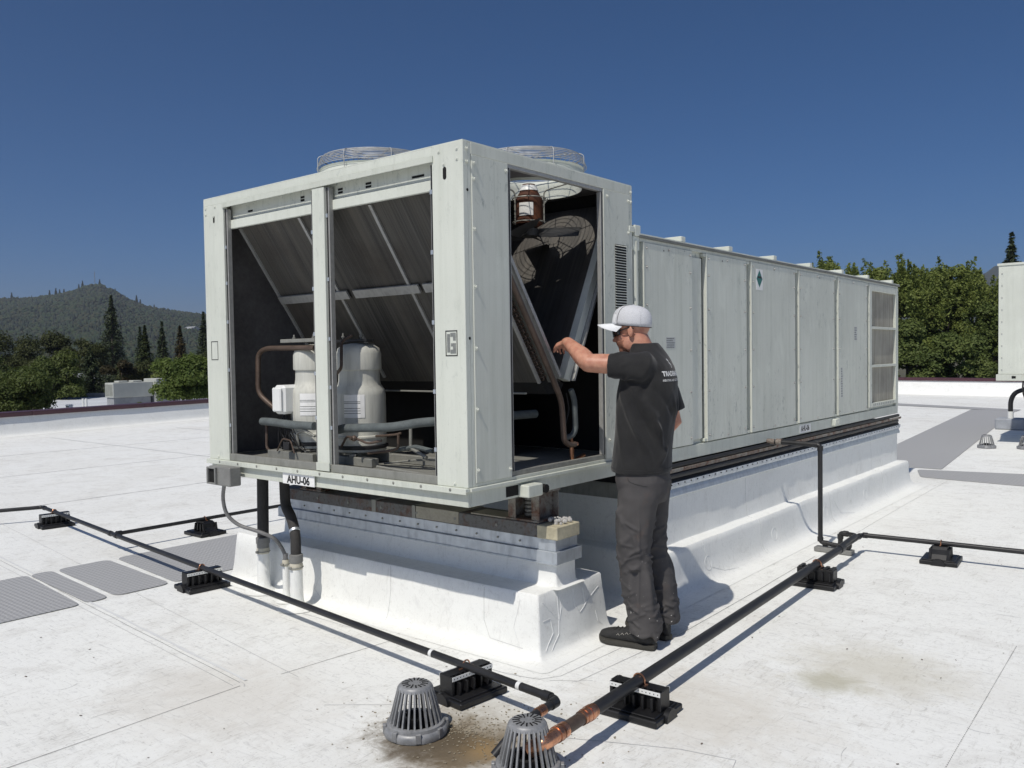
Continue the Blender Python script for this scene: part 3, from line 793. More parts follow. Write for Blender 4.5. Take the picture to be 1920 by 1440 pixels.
# ---------------- top sheet with fan holes
FANS = [(-.47, 1.13), (-1.19, .50)]
bm = bmesh.new()
edges = []
def loop(pts):
    vs_ = [bm.verts.new((x-ORIG[ahu.name].x, y-ORIG[ahu.name].y, ZT+.0035-ORIG[ahu.name].z)) for x, y in pts]
    for i in range(len(vs_)): edges.append(bm.edges.new((vs_[i], vs_[(i+1) % len(vs_)])))
loop([(-W+.002, .002), (-.002, .002), (-.002, D-.002), (-W+.002, D-.002)])
for fx, fy in FANS: loop([(fx+.335*cos(a), fy+.335*sin(a)) for a in [2*pi*i/40 for i in range(40)]])
bmesh.ops.triangle_fill(bm, use_beauty=True, edges=edges)
me = bpy.data.meshes.new('top_panel'); bm.to_mesh(me); bm.free(); me.materials.append(PAINT)
tp = bpy.data.objects.new('top_panel', me); COL.objects.link(tp); tp.parent = ahu; ORIG[tp.name] = ORIG[ahu.name]
l_ = bpy.data.objects.new('top_shade_sheet', me.copy()); COL.objects.link(l_); l_.parent = ahu; l_.location = (0, 0, -.016); l_.data.materials.clear(); l_.data.materials.append(DARKIN); ORIG[l_.name] = ORIG[ahu.name]  # added dark sheet: shade below the top panel put into colour
md = tp.modifiers.new('s', 'SOLIDIFY'); md.thickness = .006; md.offset = 0
# ---------------- fans
GUARD = galv('dull_guard_wire', (.46, .47, .47), .6, .35)
FANBLK = simple('fan_blade_metal', (.05, .05, .05), .55, .3)
for fi, (fx, fy) in enumerate(FANS):
    mb = MB(); mb.lathe((fx, fy, 0), [(.360, ZT+.010), (.352, ZT+.05), (.345, ZT+.08), (.352, ZT+.092), (.345, ZT+.094), (.335, ZT+.08), (.337, ZT+.05), (.334, ZT-.03)], 48, caps=False); part('fan_stack', PAINT, mb)
    g0 = ZT+.093
    mb = MB()
    for k in range(7):
        z = g0+.010+k*.0105; r_ = .366 - (.004*k if k < 6 else .03)
        mb.tube([(fx+r_*cos(a), fy+r_*sin(a), z) for a in [2*pi*i/48 for i in range(49)]], .0022, 5, caps=False)
    for k in range(10):
        r_ = .335 - k*.032; z = g0+.077
        mb.tube([(fx+r_*cos(a), fy+r_*sin(a), z) for a in [2*pi*i/40 for i in range(41)]], .002, 4, caps=False)
    for k in range(8):
        a = 2*pi*k/8+.3
        mb.tube([(fx+.364*cos(a), fy+.364*sin(a), ZT+.03), (fx+.366*cos(a), fy+.366*sin(a), g0+.066), (fx+.33*cos(a), fy+.33*sin(a), g0+.081), (fx+.04*cos(a), fy+.04*sin(a), g0+.081)], .003, 5, .02)
    part('fan_guard', GUARD, mb)
    # inner basket below: wire mesh seen as shadow grid
    mb = MB(); mb.lathe((fx, fy, 0), [(.055, 2.44), (.085, 2.46), (.088, 2.60), (.085, 2.62), (.06, 2.66), (.045, 2.70), (.04, 2.71)], 20); mo = part('fan_motor', MOTOR, mb)
    mb = MB(); mb.lathe((fx, fy, 0), [(.05, 2.665), (.062, 2.668), (.05, 2.70)], 16); mb.build('motor_collar', WHITEPL, mo)
    mb = MB(); L_ = []
    for k in range(7):
        a = radians(-95 + k*10); L_.append((fx+.0895*cos(a), fy+.0895*sin(a)))
    for p_, q_ in zip(L_, L_[1:]): mb.quad((p_[0], p_[1], 2.505), (q_[0], q_[1], 2.505), (q_[0], q_[1], 2.585), (p_[0], p_[1], 2.585))
    mb.build('motor_label', WHITEPR, mo)
    mb = MB()
    for z in (2.47, 2.62): mb.tube([(fx+.105*cos(a), fy+.105*sin(a), z) for a in [2*pi*i/24 for i in range(25)]], .004, 5, caps=False)
    for k in range(3):
        a = 2*pi*k/3+.2
        mb.tube([(fx+.105*cos(a), fy+.105*sin(a), 2.46), (fx+.105*cos(a), fy+.105*sin(a), 2.66), (fx+.34*cos(a), fy+.34*sin(a), 2.70)], .005, 6, .03)
    part('motor_bracket', GALV_D, mb)
    mb = MB(); mb.lathe((fx, fy, 0), [(.03, 2.375), (.06, 2.385), (.06, 2.43), (.03, 2.44)], 16); fan = part('fan', FANBLK, mb)
    for k in range(4):
        a0 = 2*pi*k/4 + .5 + fi*.4; mb = MB(); rows = []
        for i in range(6):
            r_ = .055+.265*i/5; hw = .065+.050*i/5; tw = radians(32-10*i/5)
            c = Vector((fx+r_*cos(a0), fy+r_*sin(a0), 2.405)); tg = Vector((-sin(a0), cos(a0), 0)); rows.append(len(mb.v))
            for s_ in (-1, -.33, .33, 1):
                q = c + tg*(hw*s_*cos(tw)+.02*i/5) + Vector((0, 0, hw*s_*sin(tw)+.008*(1-s_*s_))); mb.v.append(tuple(q))
        for a, b in zip(rows, rows[1:]):
            for j in range(3): mb.face((a+j, a+j+1, b+j+1, b+j), True)
        mb.build('blade', FANBLK, fan)
# ---------------- V coils
CO = [(.105, 2.50), (.80, 1.47)]                    # outer face line of the front leg (y, z)
dv_ = Vector((CO[1][0]-CO[0][0], CO[1][1]-CO[0][1])).normalized(); nv_ = Vector((-dv_.y, dv_.x))   # towards the inside
th = .10
pf = [CO[0], CO[1], (CO[1][0]+nv_.x*th, CO[1][1]+nv_.y*th), (CO[0][0]+nv_.x*th, CO[0][1]+nv_.y*th)]
mb = MB(); mb.extrude(pf, 'x', -2.08, -.16); part('condenser_coil', COIL, mb)
def on_coil(t, off): return (CO[0][0]+(CO[1][0]-CO[0][0])*t+nv_.x*off, CO[0][1]+(CO[1][1]-CO[0][1])*t+nv_.y*off)
XS = [-2.085, onY(562, 390, .105).x, onY(694.5, 360.5, .105).x]
for x in XS:
    a = on_coil(0, -.001); b = on_coil(.97, -.001); c = on_coil(.97, -.014); d = on_coil(0, -.014)
    mb = MB(); mb.extrude([a, b, c, d], 'x', x-.011, x+.011); part('coil_strap', GASK, mb)
for xa, xb in ((-2.08, -1.36), (-1.30, -.72), (-.68, -.18)):
    a = on_coil(.42, -.0145); b = on_coil(.465, -.0145); c = on_coil(.465, -.028); d = on_coil(.42, -.028)
    mb = MB(); mb.extrude([a, b, c, d], 'x', xa, xb); part('coil_brace', GASK, mb)
RY0, RY1 = (.965, 1.47), (1.560, 2.60)              # inner face of the rear leg
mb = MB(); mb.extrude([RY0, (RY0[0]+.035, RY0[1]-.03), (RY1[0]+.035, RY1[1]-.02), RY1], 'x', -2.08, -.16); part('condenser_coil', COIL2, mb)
mb = MB(); mb.extrude([(.80, 1.47), (.86, 1.40), (.98, 1.40), (1.02, 1.46), (.96, 1.475), (.90, 1.52)], 'x', -2.1, -.14); part('coil_trough', BLKIN, mb)
# end channels of both legs, seen through the side opening
a = on_coil(.0, .0); b = on_coil(1.02, .0); c = on_coil(1.02, .115); d = on_coil(.0, .115)
mb = MB(); mb.extrude([on_coil(.0, .055), on_coil(1.03, .055), on_coil(1.03, .125), on_coil(.0, .125)], 'x', -.159, -.10); part('coil_end_channel', GALV_D, mb)
mb = MB(); mb.extrude([on_coil(.0, .105), on_coil(1.03, .105), on_coil(1.03, .127), on_coil(.0, .127)], 'x', -.0995, -.085); part('channel_flange', GASK, mb)
mb = MB(); mb.extrude([on_coil(.0, -.012), on_coil(1.0, -.012), on_coil(1.0, .004), on_coil(.0, .004)], 'x', -.159, -.142); part('channel_flange', GASK, mb)
mb = MB()
for i in range(34):
    t0 = .02+i*.029
    for o_ in (.018, .040):
        q0 = on_coil(t0, o_); q1 = on_coil(t0+.018, o_)
        mb.tube([(-.159, q0[0], q0[1]), (-.125, q0[0], q0[1]), (-.125, q1[0], q1[1]), (-.159, q1[0], q1[1])], .0045, 5, .012, fs=3)
part('return_bends', CUDARK, mb)
mb = MB(); mb.extrude([(.985, 1.49), (1.045, 1.47), (1.592, 2.58), (1.545, 2.60)], 'x', -.159, -.11); part('coil_end_channel', PAINT2, mb)
mb = MB(); mb.extrude([(1.05, 1.475), (1.065, 1.472), (1.597, 2.56), (1.593, 2.58)], 'x', -.1095, -.085); part('channel_flange', GASK, mb)
# header pipes
H = [on_coil(t, .045) for t in (.05, .62, .98)]
mb = MB(); mb.tube([(-.085, H[0][0], H[0][1]), (-.085, H[2][0], H[2][1]), (-.09, .93, 1.36), (-.09, .95, 1.12), (-.09, 1.0, 1.09), (-.09, 1.06, 1.09)], .018, 10, .06); part('header_pipe', CUDARK, mb)
mb = MB(); mb.tube([(-.10, 1.04, 1.42), (-.10, 1.075, 1.36), (-.10, 1.085, 1.18), (-.10, 1.05, 1.14), (-.10, .97, 1.135)], .018, 10, .04); part('header_pipe', INSUL, mb)
mb = MB(); mb.tube([(-.09, 1.03, 1.09), (-.09, 1.03, .99), (-.12, 1.10, .985), (-.12, 1.2, 1.01)], .012, 8, .03); part('liquid_line', COPPER, mb)
mb = MB(); mb.cyl((-.09, 1.045, 1.09), (-.09, 1.085, 1.09), .012, 8); mb.cyl((-.09, 1.03, 1.10), (-.09, 1.03, 1.135), .007, 8); part('valve', COPPER, mb)
mb = MB(); mb.tube([(-.12, 1.02, 1.40), (-.12, 1.05, 1.3), (-.12, 1.0, 1.2), (-.12, 1.03, 1.12)], .004, 6, .03); part('capillary_tube', BLACK, mb)
mb = MB(); mb.tube([(-.22, .46, 2.16), (-.22, .92, 1.45)], .014, 8); part('support_rod', RUSTY, mb)
mb = MB(); mb.tube([(-.45, 1.30, 2.64), (-.40, 1.02, 2.42)], .005, 6); part('support_rod', GALV_D, mb)
mb = MB(); mb.box(-2.1, -.12, .62, .64, 1.41, 1.42, .002); part('brace_bar', GALV_D, mb)
# liners
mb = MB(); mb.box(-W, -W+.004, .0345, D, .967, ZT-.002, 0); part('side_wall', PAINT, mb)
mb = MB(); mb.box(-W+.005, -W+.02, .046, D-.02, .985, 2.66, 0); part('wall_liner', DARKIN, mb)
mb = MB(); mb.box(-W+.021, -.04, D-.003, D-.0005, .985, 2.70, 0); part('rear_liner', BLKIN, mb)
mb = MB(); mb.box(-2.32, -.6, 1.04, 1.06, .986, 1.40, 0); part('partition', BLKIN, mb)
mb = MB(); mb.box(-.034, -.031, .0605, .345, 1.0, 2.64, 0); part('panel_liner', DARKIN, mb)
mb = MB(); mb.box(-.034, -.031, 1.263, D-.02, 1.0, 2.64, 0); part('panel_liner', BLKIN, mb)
mb = MB()
for k in range(16): mb.box(-2.3385, -2.330, .075, .09, 1.03+k*.1, 1.04+k*.1, .001)
part('liner_rivets', GASK, mb, kind='stuff')
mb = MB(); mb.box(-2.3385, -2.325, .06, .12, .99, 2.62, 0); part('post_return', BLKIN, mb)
# ---------------- compressors
def compressor(cx, cy, seed):
    prof = [(.13, 1.052), (.150, 1.06), (.152, 1.14), (.158, 1.145), (.158, 1.155), (.152, 1.16), (.152, 1.40), (.146, 1.435), (.125, 1.465), (.120, 1.495), (.118, 1.556), (.129, 1.558), (.131, 1.57), (.130, 1.655), (.120, 1.69), (.09, 1.712), (.03, 1.722)]
    prof = [(r_*1.06, z_) for r_, z_ in prof]
    mb = MB(); mb.lathe((cx, cy, 0), prof, 32); c = part('compressor', COMPR, mb)
    mb = MB(); rows = []
    for k in range(6):
        a = radians(-75 + k*9); rows.append((cx+.1635*cos(a), cy+.1635*sin(a)))
    for p_, q_ in zip(rows, rows[1:]): mb.quad((p_[0], p_[1], 1.27), (q_[0], q_[1], 1.27), (q_[0], q_[1], 1.41), (p_[0], p_[1], 1.41))
    mb.build('rating_label', WHITEPR, c)
    mb = MB()
    for z in (1.295, 1.31, 1.325, 1.355, 1.365):
        for p_, q_ in list(zip(rows, rows[1:]))[0:4]:
            k1 = 1.004; P_ = lambda q: (cx+(q[0]-cx)*k1, cy+(q[1]-cy)*k1)
            a_, b_ = P_(p_), P_(q_); mb.quad((*a_, z), (*b_, z), (*b_, z+.004), (*a_, z+.004))
    mb.build('label_print', GREYPR, c, kind='stuff')
    mb = MB()
    for a in (0.6, 2.2, 3.9, 5.4): mb.box(-.02, .02, -.19, -.12, 1.038, 1.053, .002, Matrix.Translation((cx, cy, 0)) @ Matrix.Rotation(a, 4, 'Z'))
    mb.build('mounting_foot', GALV_D, c)
    mb = MB(); mb.lathe((cx, cy, 0), [(.163, 1.075), (.172, 1.08), (.172, 1.095), (.163, 1.10)], 24, caps=False); mb.build('crankcase_heater', BLACK, c)
    return c
CY = .33
k1, k2 = onY(592, 740, CY), onY(674, 740, CY)
c1 = compressor(k1.x, CY, 1); c2 = compressor(k2.x, CY, 2)
q = onY(531, 747, .13); mb = MB(); mb.box(q.x-.065, q.x+.045, .10, .26, q.z-.10, q.z+.085, .018); mb.build('terminal_box', WHITEPL, c1)
mb = MB(); mb.box(q.x-.055, q.x+.035, .082, .0995, q.z-.085, q.z+.07, .012); mb.build('box_lid', WHITEPL, c1)
mb = MB(); mb.box(k2.x-.235, k2.x-.14, CY-.12, CY-.02, 1.235, 1.42, .02); mb.build('terminal_box', WHITEPL, c2)
mb = MB(); mb.box(k1.x-.19, k1.x+.2, CY-.13, CY-.07, 1.735, 1.758, .002); part('top_bracket', GALV_D, mb)
mb = MB(); mb.box(k2.x-.2, k2.x+.13, CY-.05, CY+.01, 1.728, 1.745, .002); part('top_bracket', BLACK, mb)
for xx, yy in ((k1.x-.08, CY-.1), (k1.x+.12, CY-.1), (k2.x-.12, CY-.02), (k2.x+.05, CY-.02)):
    mb = MB(); mb.tube([(xx, yy, 1.745), (xx, yy, 1.785)], .006, 6); mb.lathe((xx, yy, 1.76), [(.011, 0), (.011, .008)], 6); part('bracket_bolt', GALV_D, mb)
def pA(px, py, y): return onY(px, py, y)
mb = MB(); mb.tube([pA(590, 652, .2), pA(500, 653, .2), pA(484, 662, .2), pA(484, 738, .2), pA(520, 770, .24)], .017, 10, .06); part('suction_pipe', CUDARK, mb)
mb = MB(); mb.tube([pA(492, 790, .14), pA(510, 791, .13), pA(552, 797, .12), pA(590, 799, .12)], .026, 12, .05); part('insulated_line', INSUL, mb)
mb = MB(); mb.tube([pA(634, 806, .12), pA(645, 803, .12), pA(735, 801, .12), pA(790, 792, .16), pA(825, 790, .22), Vector((pA(825, 790, .22).x+.10, .95, pA(825, 790, .22).z))], .026, 12, .06); part('insulated_line', INSUL, mb)
mb = MB(); mb.tube([pA(705, 818, .22), pA(742, 815, .23), pA(752, 812, .24)], .007, 8, .02); mb.tube([pA(747, 814, .23), pA(747, 840, .23), pA(735, 845, .23), pA(690, 850, .2)], .008, 8, .02); part('sight_line', CUDARK, mb)
mb = MB(); mb.box(k1.x-.27, k1.x+.2, .14, .17, .985, 1.037, .002); mb.box(k1.x-.27, k1.x+.2, .1705, .25, 1.025, 1.037, .001); part('compressor_rail', GALV_D, mb)
mb = MB(); mb.box(k2.x-.1, k2.x+.28, .17, .23, .986, 1.037, .003); part('compressor_rail', GALV_D, mb)
mb = MB(); mb.box(-2.12, -.25, .42, .46, .986, 1.037, .003); part('compressor_rail', GALV_D, mb)
mb = MB(); rnd = random.Random(8)
for k in range(12):
    a = Vector((q.x-.01+rnd.uniform(-.04, .03), .17, q.z-.09)); b = Vector((q.x+rnd.uniform(-.08, .16), .15+rnd.uniform(-.02, .05), 1.045)); mid = (a+b)/2+Vector((rnd.uniform(-.08, .08), -.03, 0))
    mb.tube([a, mid, b, b+Vector((rnd.uniform(-.02, .25), .03, .01))], .0035, 5, .06, fs=4)
part('wiring', BLACK, mb)
for k, (pa, r_, mt) in enumerate((([pA(560, 836, .15), pA(556, 812, .14), pA(572, 806, .12), pA(590, 818, .12)], .008, GALV_D), ([pA(520, 845, .13), pA(530, 822, .12), pA(545, 826, .11), pA(552, 850, .11)], .005, CUDARK),
        ([pA(640, 838, .14), pA(650, 818, .12), pA(668, 822, .11), pA(690, 832, .12), pA(716, 826, .16)], .007, CUDARK), ([pA(632, 700, .15), pA(640, 690, .12), pA(640, 640, .16), pA(660, 628, .2)], .010, CUDARK),
        ([pA(770, 800, .30), pA(770, 840, .30), pA(800, 858, .26)], .010, GALV_D), ([pA(735, 845, .30), pA(780, 838, .30), pA(812, 846, .30)], .014, INSUL), ([pA(500, 790, .18), pA(500, 840, .16), pA(515, 852, .15)], .009, CUDARK))):
    mb = MB(); mb.tube(pa, r_, 8, .025); part('refrigerant_line', mt, mb)
mb = MB(); q2 = pA(664, 822, .10); mb.sphere(q2, .018, 8, 6); mb.cyl(q2, q2+Vector((0, -.03, 0)), .008, 8); part('service_valve', CUDARK, mb)
mb = MB(); q2 = pA(538, 835, .10); mb.box(q2.x-.03, q2.x+.03, q2.y-.01, q2.y+.03, q2.z-.03, q2.z+.02, .004); part('sensor_box', BLACK, mb)
mb = MB(); mb.tube([(-.95, .30, .995), (-.70, .34, 1.03), (-.30, .32, 1.05)], .006, 6, .1); mb.tube([(-.9, .2, .99), (-.25, .07, .99)], .01, 6); part('drain_tube', GALV_D, mb)
# ---------------- air handler box
Y0, Y1, ZP0, ZP1 = 1.70, 7.68, .972, 2.36
mb = MB(); mb.box(-W, -.03, Y0, Y1-.01, .87, 2.385, 0); part('casing', PAINT2, mb)
mb = MB(); mb.box(-.0295, -.004, Y0, Y1, .872, .966, .002); part('casing_base_rail', PAINTR, mb)
mb = MB(); mb.box(-.0295, -.006, Y0, Y1, 2.362, 2.385, .001); part('casing_top_rail', PAINT2, mb)
def panel(y0, y1, z0, z1, name='access_panel'):
    mb = MB(); mb.box(-.0235, .004, y0, y1, z0, z1, .0025)
    mb.box(-.0290, .0085, y0-.006, y0-.0005, z0, z1, .001)          # bright folded edge
    return part(name, PAINT2, mb)
PN = [(1.735, 2.41), (2.635, 3.335), (3.43, 4.38), (4.47, 5.42), (5.53, 6.46)]
pobj = [panel(a, b, ZP0 + .002*i, ZP1) for i, (a, b) in enumerate(PN)]
mb = MB(); mb.box(-.0235, -.012, 2.415, 2.585, 1.0, 2.32, .002); part('filler_panel', PAINT2, mb)
for y0 in (2.592, 3.345, 4.39, 5.43, 6.47):
    mb = MB(); mb.box(-.0292, -.0270, y0, y0+.034, 1.0, 2.33, 0); part('panel_gap', BLKIN, mb)
    mb = MB(); mb.box(-.0292, .003, y0, y0+.05, .975, .998, .002); mb.box(-.0292, .002, y0, y0+.05, 2.335, 2.358, .002); part('hinge_block', PAINTR, mb)
S = []
for a, b in PN:
    for z in (1.02, 1.35, 1.65, 1.95, 2.2, 2.325): S += [(.004, a+.035, z), (.004, b-.03, z)]
    S += [(.004, (a+b)/2, 2.335), (.004, (a+b)/2, 1.0)]
screws(S, 'panel_screws', GASK, 'x', .006, .009)
for i, yy in enumerate((2.0, 2.9, 3.9, 5.0)):
    mb = MB(); mb.lathe((.0045, yy, 2.325), [(.006, 0), (.006, .0008)], 8, 'x'); part('punched_hole', BLKIN, mb)
# filter section
FY0, FY1 = 6.545, 7.59
mb = MB(); mb.box(-.0285, .006, FY0, FY0+.085, 1.0, 2.36, .003); mb.box(-.0285, .006, FY1-.035, FY1, 1.0, 2.36, .003)
mb.box(-.0285, .006, FY0+.086, FY1-.036, 2.285, 2.36, .003); mb.box(-.0285, .0065, FY0+.086, FY1-.036, 1.0, 1.045, .003); part('filter_frame', PAINT2, mb)
FILT = None
def filt():
    t = NT('dusty_filter'); n1 = t.noise(t.map((30, 30, 1.5)), 1.2, 4); n2 = t.noise(t.map((2, 2, 2)), 1.5, 4)
    c = (.40, .38, .32); col = t.mix(t.ramp(n1, .35, .7), scl(c, .75), scl(c, 1.2)); col = t.mix(t.ramp(n2, .4, .75, 0, .5), col, (.16, .15, .13))
    w_ = t.n('ShaderNodeTexWave'); w_.inputs['Scale'].default_value = 14; w_.bands_direction = 'Y'; t.l(t.co, w_.inputs['Vector']); t.bump(w_.outputs['Fac'], .4, .01)
    return t.out(col, .85, 0, .2)
FILT = filt()
for k, (z0, z1) in enumerate(((1.047, 1.440), (1.470, 1.865), (1.895, 2.283))):
    mb = MB(); mb.box(-.027, -.0235, FY0+.087, FY1-.037, z0, z1, 0); part('filter', FILT, mb)
for z in (1.441, 1.866):
    mb = MB(); mb.box(-.0285, .006, FY0+.086, FY1-.036, z, z+.028, .003); part('filter_rail', PAINT2, mb)
mb = MB()
for k in range(12): mb.box(.0066, .0076, FY0+.14+k*.07, FY0+.16+k*.07, 1.012, 1.036)
part('rail_slots', GREYPR, mb)
mb = MB(); mb.box(-.03, .0, FY1+.002, Y1, .95, 2.365, .003); part('end_post', PAINT2, mb)
# roof of the box with cross joints
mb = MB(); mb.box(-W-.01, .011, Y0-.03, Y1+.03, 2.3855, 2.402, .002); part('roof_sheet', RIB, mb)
mb = MB(); mb.box(-W-.008, .009, Y0-.02, Y1+.025, 2.4025, 2.411, .001); part('roof_sheet', PAINT, mb)
for px, py in ((1190, 436), (1285.5, 452), (1374, 470), (1457, 488), (1524, 500), (1583, 511), (1631, 521), (1676, 530)):
    yy = onX(px, py, .02).y
    mb = MB(); mb.box(-W-.005, .010, yy-.045, yy+.02, 2.4115, 2.448, .004); part('roof_joint_cap', PAINT, mb)
mb = MB(); mb.cyl((-.012, 1.645, .98), (-.012, 1.645, 2.36), .022, 12); part('corner_conduit', PAINT2, mb)
mb = MB(); mb.box(-.3, -.05, 1.602, 1.698, .90, 2.38, 0); part('joint_fill', PAINT2, mb)
mb = MB(); mb.box(-.05, .0, 1.61, 1.69, 2.30, 2.39, .004); mb.box(-.04, .01, 1.62, 1.69, 2.39, 2.46, .004); part('joint_bracket', PAINT, mb)
# labels on the panels
mb = MB(); mb.box(.0042, .0056, 3.525, 3.655, 2.14, 2.31, 0); lb = part('warning_label', WHITEPR, mb)
mb = MB(); c_ = (3.59, 2.232); mb.poly([(.0060, c_[0], c_[1]+.072), (.0060, c_[0]-.06, c_[1]), (.0060, c_[0], c_[1]-.072), (.0060, c_[0]+.06, c_[1])]); mb.build('label_diamond', GREENPR, lb)
mb = MB(); mb.box(.0062, .0066, 3.555, 3.63, 2.236, 2.252); mb.build('label_print', BLACKPR, lb)
def small_label(y, z, w_, h, rows_):
    mb = MB(); mb.box(.0042, .0052, y, y+w_, z, z+h, 0); l_ = part('rating_label', simple('aged_label', (.50, .51, .50), .6), mb)
    mb = MB()
    for k in range(rows_): mb.box(.0053, .0058, y+.006, y+w_*(.6+.38*random.random()), z+h*(k+.25)/rows_, z+h*(k+.68)/rows_)
    mb.build('label_print', GREYPR, l_, kind='stuff')
small_label(2.02, 1.665, .13, .075, 5); small_label(6.02, 1.74, .09, .14, 6); small_label(5.60, 1.16, .055, .30, 12)
mb = MB(); mb.box(-.0035, -.002, 4.49, 4.77, .882, .955, 0); lp = part('name_plate', WHITEPR, mb)
text_mesh('AHU-06', .07, BLACKPR, 'plate_lettering', lp, MBm(-.0016, 4.63, .919), .86, .0018)
# lifting lugs
mb = MB(); mb.box(-.03, .035, 5.36, 5.50, .885, .955, .006); mb.lathe((.0355, 5.43, .915), [(.022, 0), (.022, .004)], 12, 'x'); part('lifting_lug', PAINTR, mb)
mb = MB(); mb.box(-.004, .07, .40, .53, .868, .935, .006); part('lifting_lug', PAINTR, mb)
mb = MB(); mb.box(-.0035, -.002, .30, .40, .88, .935, 0); part('lug_opening', BLKIN, mb)
mb = MB(); mb.cyl((.0705, .56, .90), (-.003, .56, .90), .024, 14); part('lug_plug', BLKIN, mb)
# drain fitting of the box
# ================================================================== pipes, supports, drains
def P2(px, py, z): q = onZ(px, py, z); return (q.x, q.y, z)
ZP_ = .145
run1 = thing('condensate_pipe', 'thin black steel pipe on blocks running past the open condenser end', 'pipe', (-2.7, .1, 0))
a = P2(0, 957, ZP_); e1 = P2(80, 951, ZP_); tee = P2(212, 1002, ZP_); e2 = P2(1046, 1313, ZP_); e3 = P2(985, 1352, ZP_)
mb = MB(); mb.tube([(a[0]-1.2, a[1]-2.8, ZP_), e1, tee, e2, e3, (e3[0]-.02, e3[1]-.08, .10), (e3[0]-.05, e3[1]-.14, .04)], .019, 12, .035); mb.build('pipe', PIPEB, run1)
mb = MB(); mb.tube([tee, (tee[0]+.02, tee[1]+3.4, ZP_)], .017, 10); mb.build('branch_pipe', PIPEB, run1)
def coll(p, q, r, w_, t=.5):
    p, q = Vector(p), Vector(q); d = (q-p).normalized(); c = p.lerp(q, t); mb = MB(); mb.cyl(c-d*w_/2, c+d*w_/2, r, 14); return mb
for (p, q, t) in ((tee, e1, .03), (tee, e2, .015), (tee, (tee[0], tee[1]+1, ZP_), .05), (e1, tee, .03), (e2, tee, .012), (e2, e3, .15)):
    coll(p, q, .0235, .045, t).build('fitting', PIPEB, run1)
for (p, q, t) in ((e2, tee, .045), (e2, tee, .165)): coll(p, q, .0197, .022, t).build('tape_band', WHITEPL, run1)
coll(e2, e3, .0225, .05, .55).build('coupling', COPPER, run1)

run2 = thing('condensate_pipe', 'thicker black steel pipe with a copper end running beside the long curb', 'pipe', (.9, 1.5, 0))
q0 = Vector(P2(1035, 1393, ZP_)); q1 = Vector(P2(1105, 1337, ZP_)); q2 = Vector(P2(1200, 1270, ZP_)); q3 = Vector(P2(1615, 1003, ZP_)); q4 = Vector(P2(1770, 1019, ZP_)); q5 = Vector(P2(1920, 1035, ZP_)); q5 = q4 + (q5-q4).normalized()*3.5
dd = (q3-q1).normalized(); qt = q1.lerp(q3, .86)
mb = MB(); mb.tube([q1, q1.lerp(q3, .4), qt], .027, 14); mb.build('pipe', PIPEB, run2)
mb = MB(); mb.tube([qt+dd*.002, q3, q4, q5], .019, 12, .05); mb.build('pipe', PIPEB, run2)
coll(qt-dd*.03, qt+dd*.05, .032, .09).build('fitting', PIPEB, run2)
coll(q3, q4, .023, .035, .05).build('fitting', PIPEB, run2); coll(q3, q1, .023, .035, .015).build('fitting', PIPEB, run2)
qe = q1 - dd*.335
mb = MB(); mb.tube([q1-dd*.003, q1-dd*.28], .0265, 14); mb.build('copper_stub', CUDARK, run2)
for t in (.0, .03, .2, .235): 
    c = q1-dd*t; mb = MB(); mb.cyl(c+dd*.014, c-dd*.014, .033 if t in (0, .235) else .0315, 16); mb.build('copper_coupling', COPPER, run2)
mb = MB(); c = q1-dd*.015; mb.cyl(c+dd*.05, c-dd*.05, .030, 16); mb.build('copper_coupling', COPPER, run2)
mb = MB(); mb.tube([q1-dd*.23, qe, qe+Vector((-.055, -.01, -.035))], .0305, 14, .035); mb.build('copper_elbow', COPPER, run2)
# riser from the box, its trap and the joint with the run
rs = thing('drain_riser', 'black drain pipe dropping from the air handler rail to a trap at the roof', 'pipe', (.46, 3.75, 0))
R0 = Vector((.44, 3.76, 0))
mb = MB(); mb.tube([(.03, 3.76, .875), (.44, 3.76, .868), (.44, 3.76, .075), (.60, 3.76, .062), (.60, 3.76, .17), (.74, 3.70, .175), (qt.x, qt.y, .16)], .019, 12, .03); mb.build('pipe', PIPEB, rs)
mb = MB(); mb.cyl((-.003, 3.76, .876), (.06, 3.76, .876), .022, 10); mb.cyl((.075, 3.76, .875), (.12, 3.76, .875), .027, 12); mb.build('brass_fitting', RUSTY, rs)
for c, d in (((.44, 3.76, .84), (0, 0, 1)), ((.44, 3.76, .10), (0, 0, 1)), ((.40, 3.76, .868), (1, 0, 0)), ((.48, 3.76, .07), (1, 0, 0)), ((.60, 3.76, .14), (0, 0, 1)), ((.65, 3.74, .172), (1, 0, 0))):
    mb = MB(); c = Vector(c); d = Vector(d); mb.cyl(c-d*.018, c+d*.018, .0235, 12); mb.build('fitting', PIPEB, rs)
mb = MB(); mb.tube([(.60, 3.76, .062), (.68, 3.74, .06), (.68, 3.74, .115)], .017, 10, .02); mb.build('cleanout', PIPEB, rs)
mb = MB(); mb.box(.40, .70, 3.72, 3.80, .0045, .04, .004); mb.build('trap_pad', GREYPL, rs)

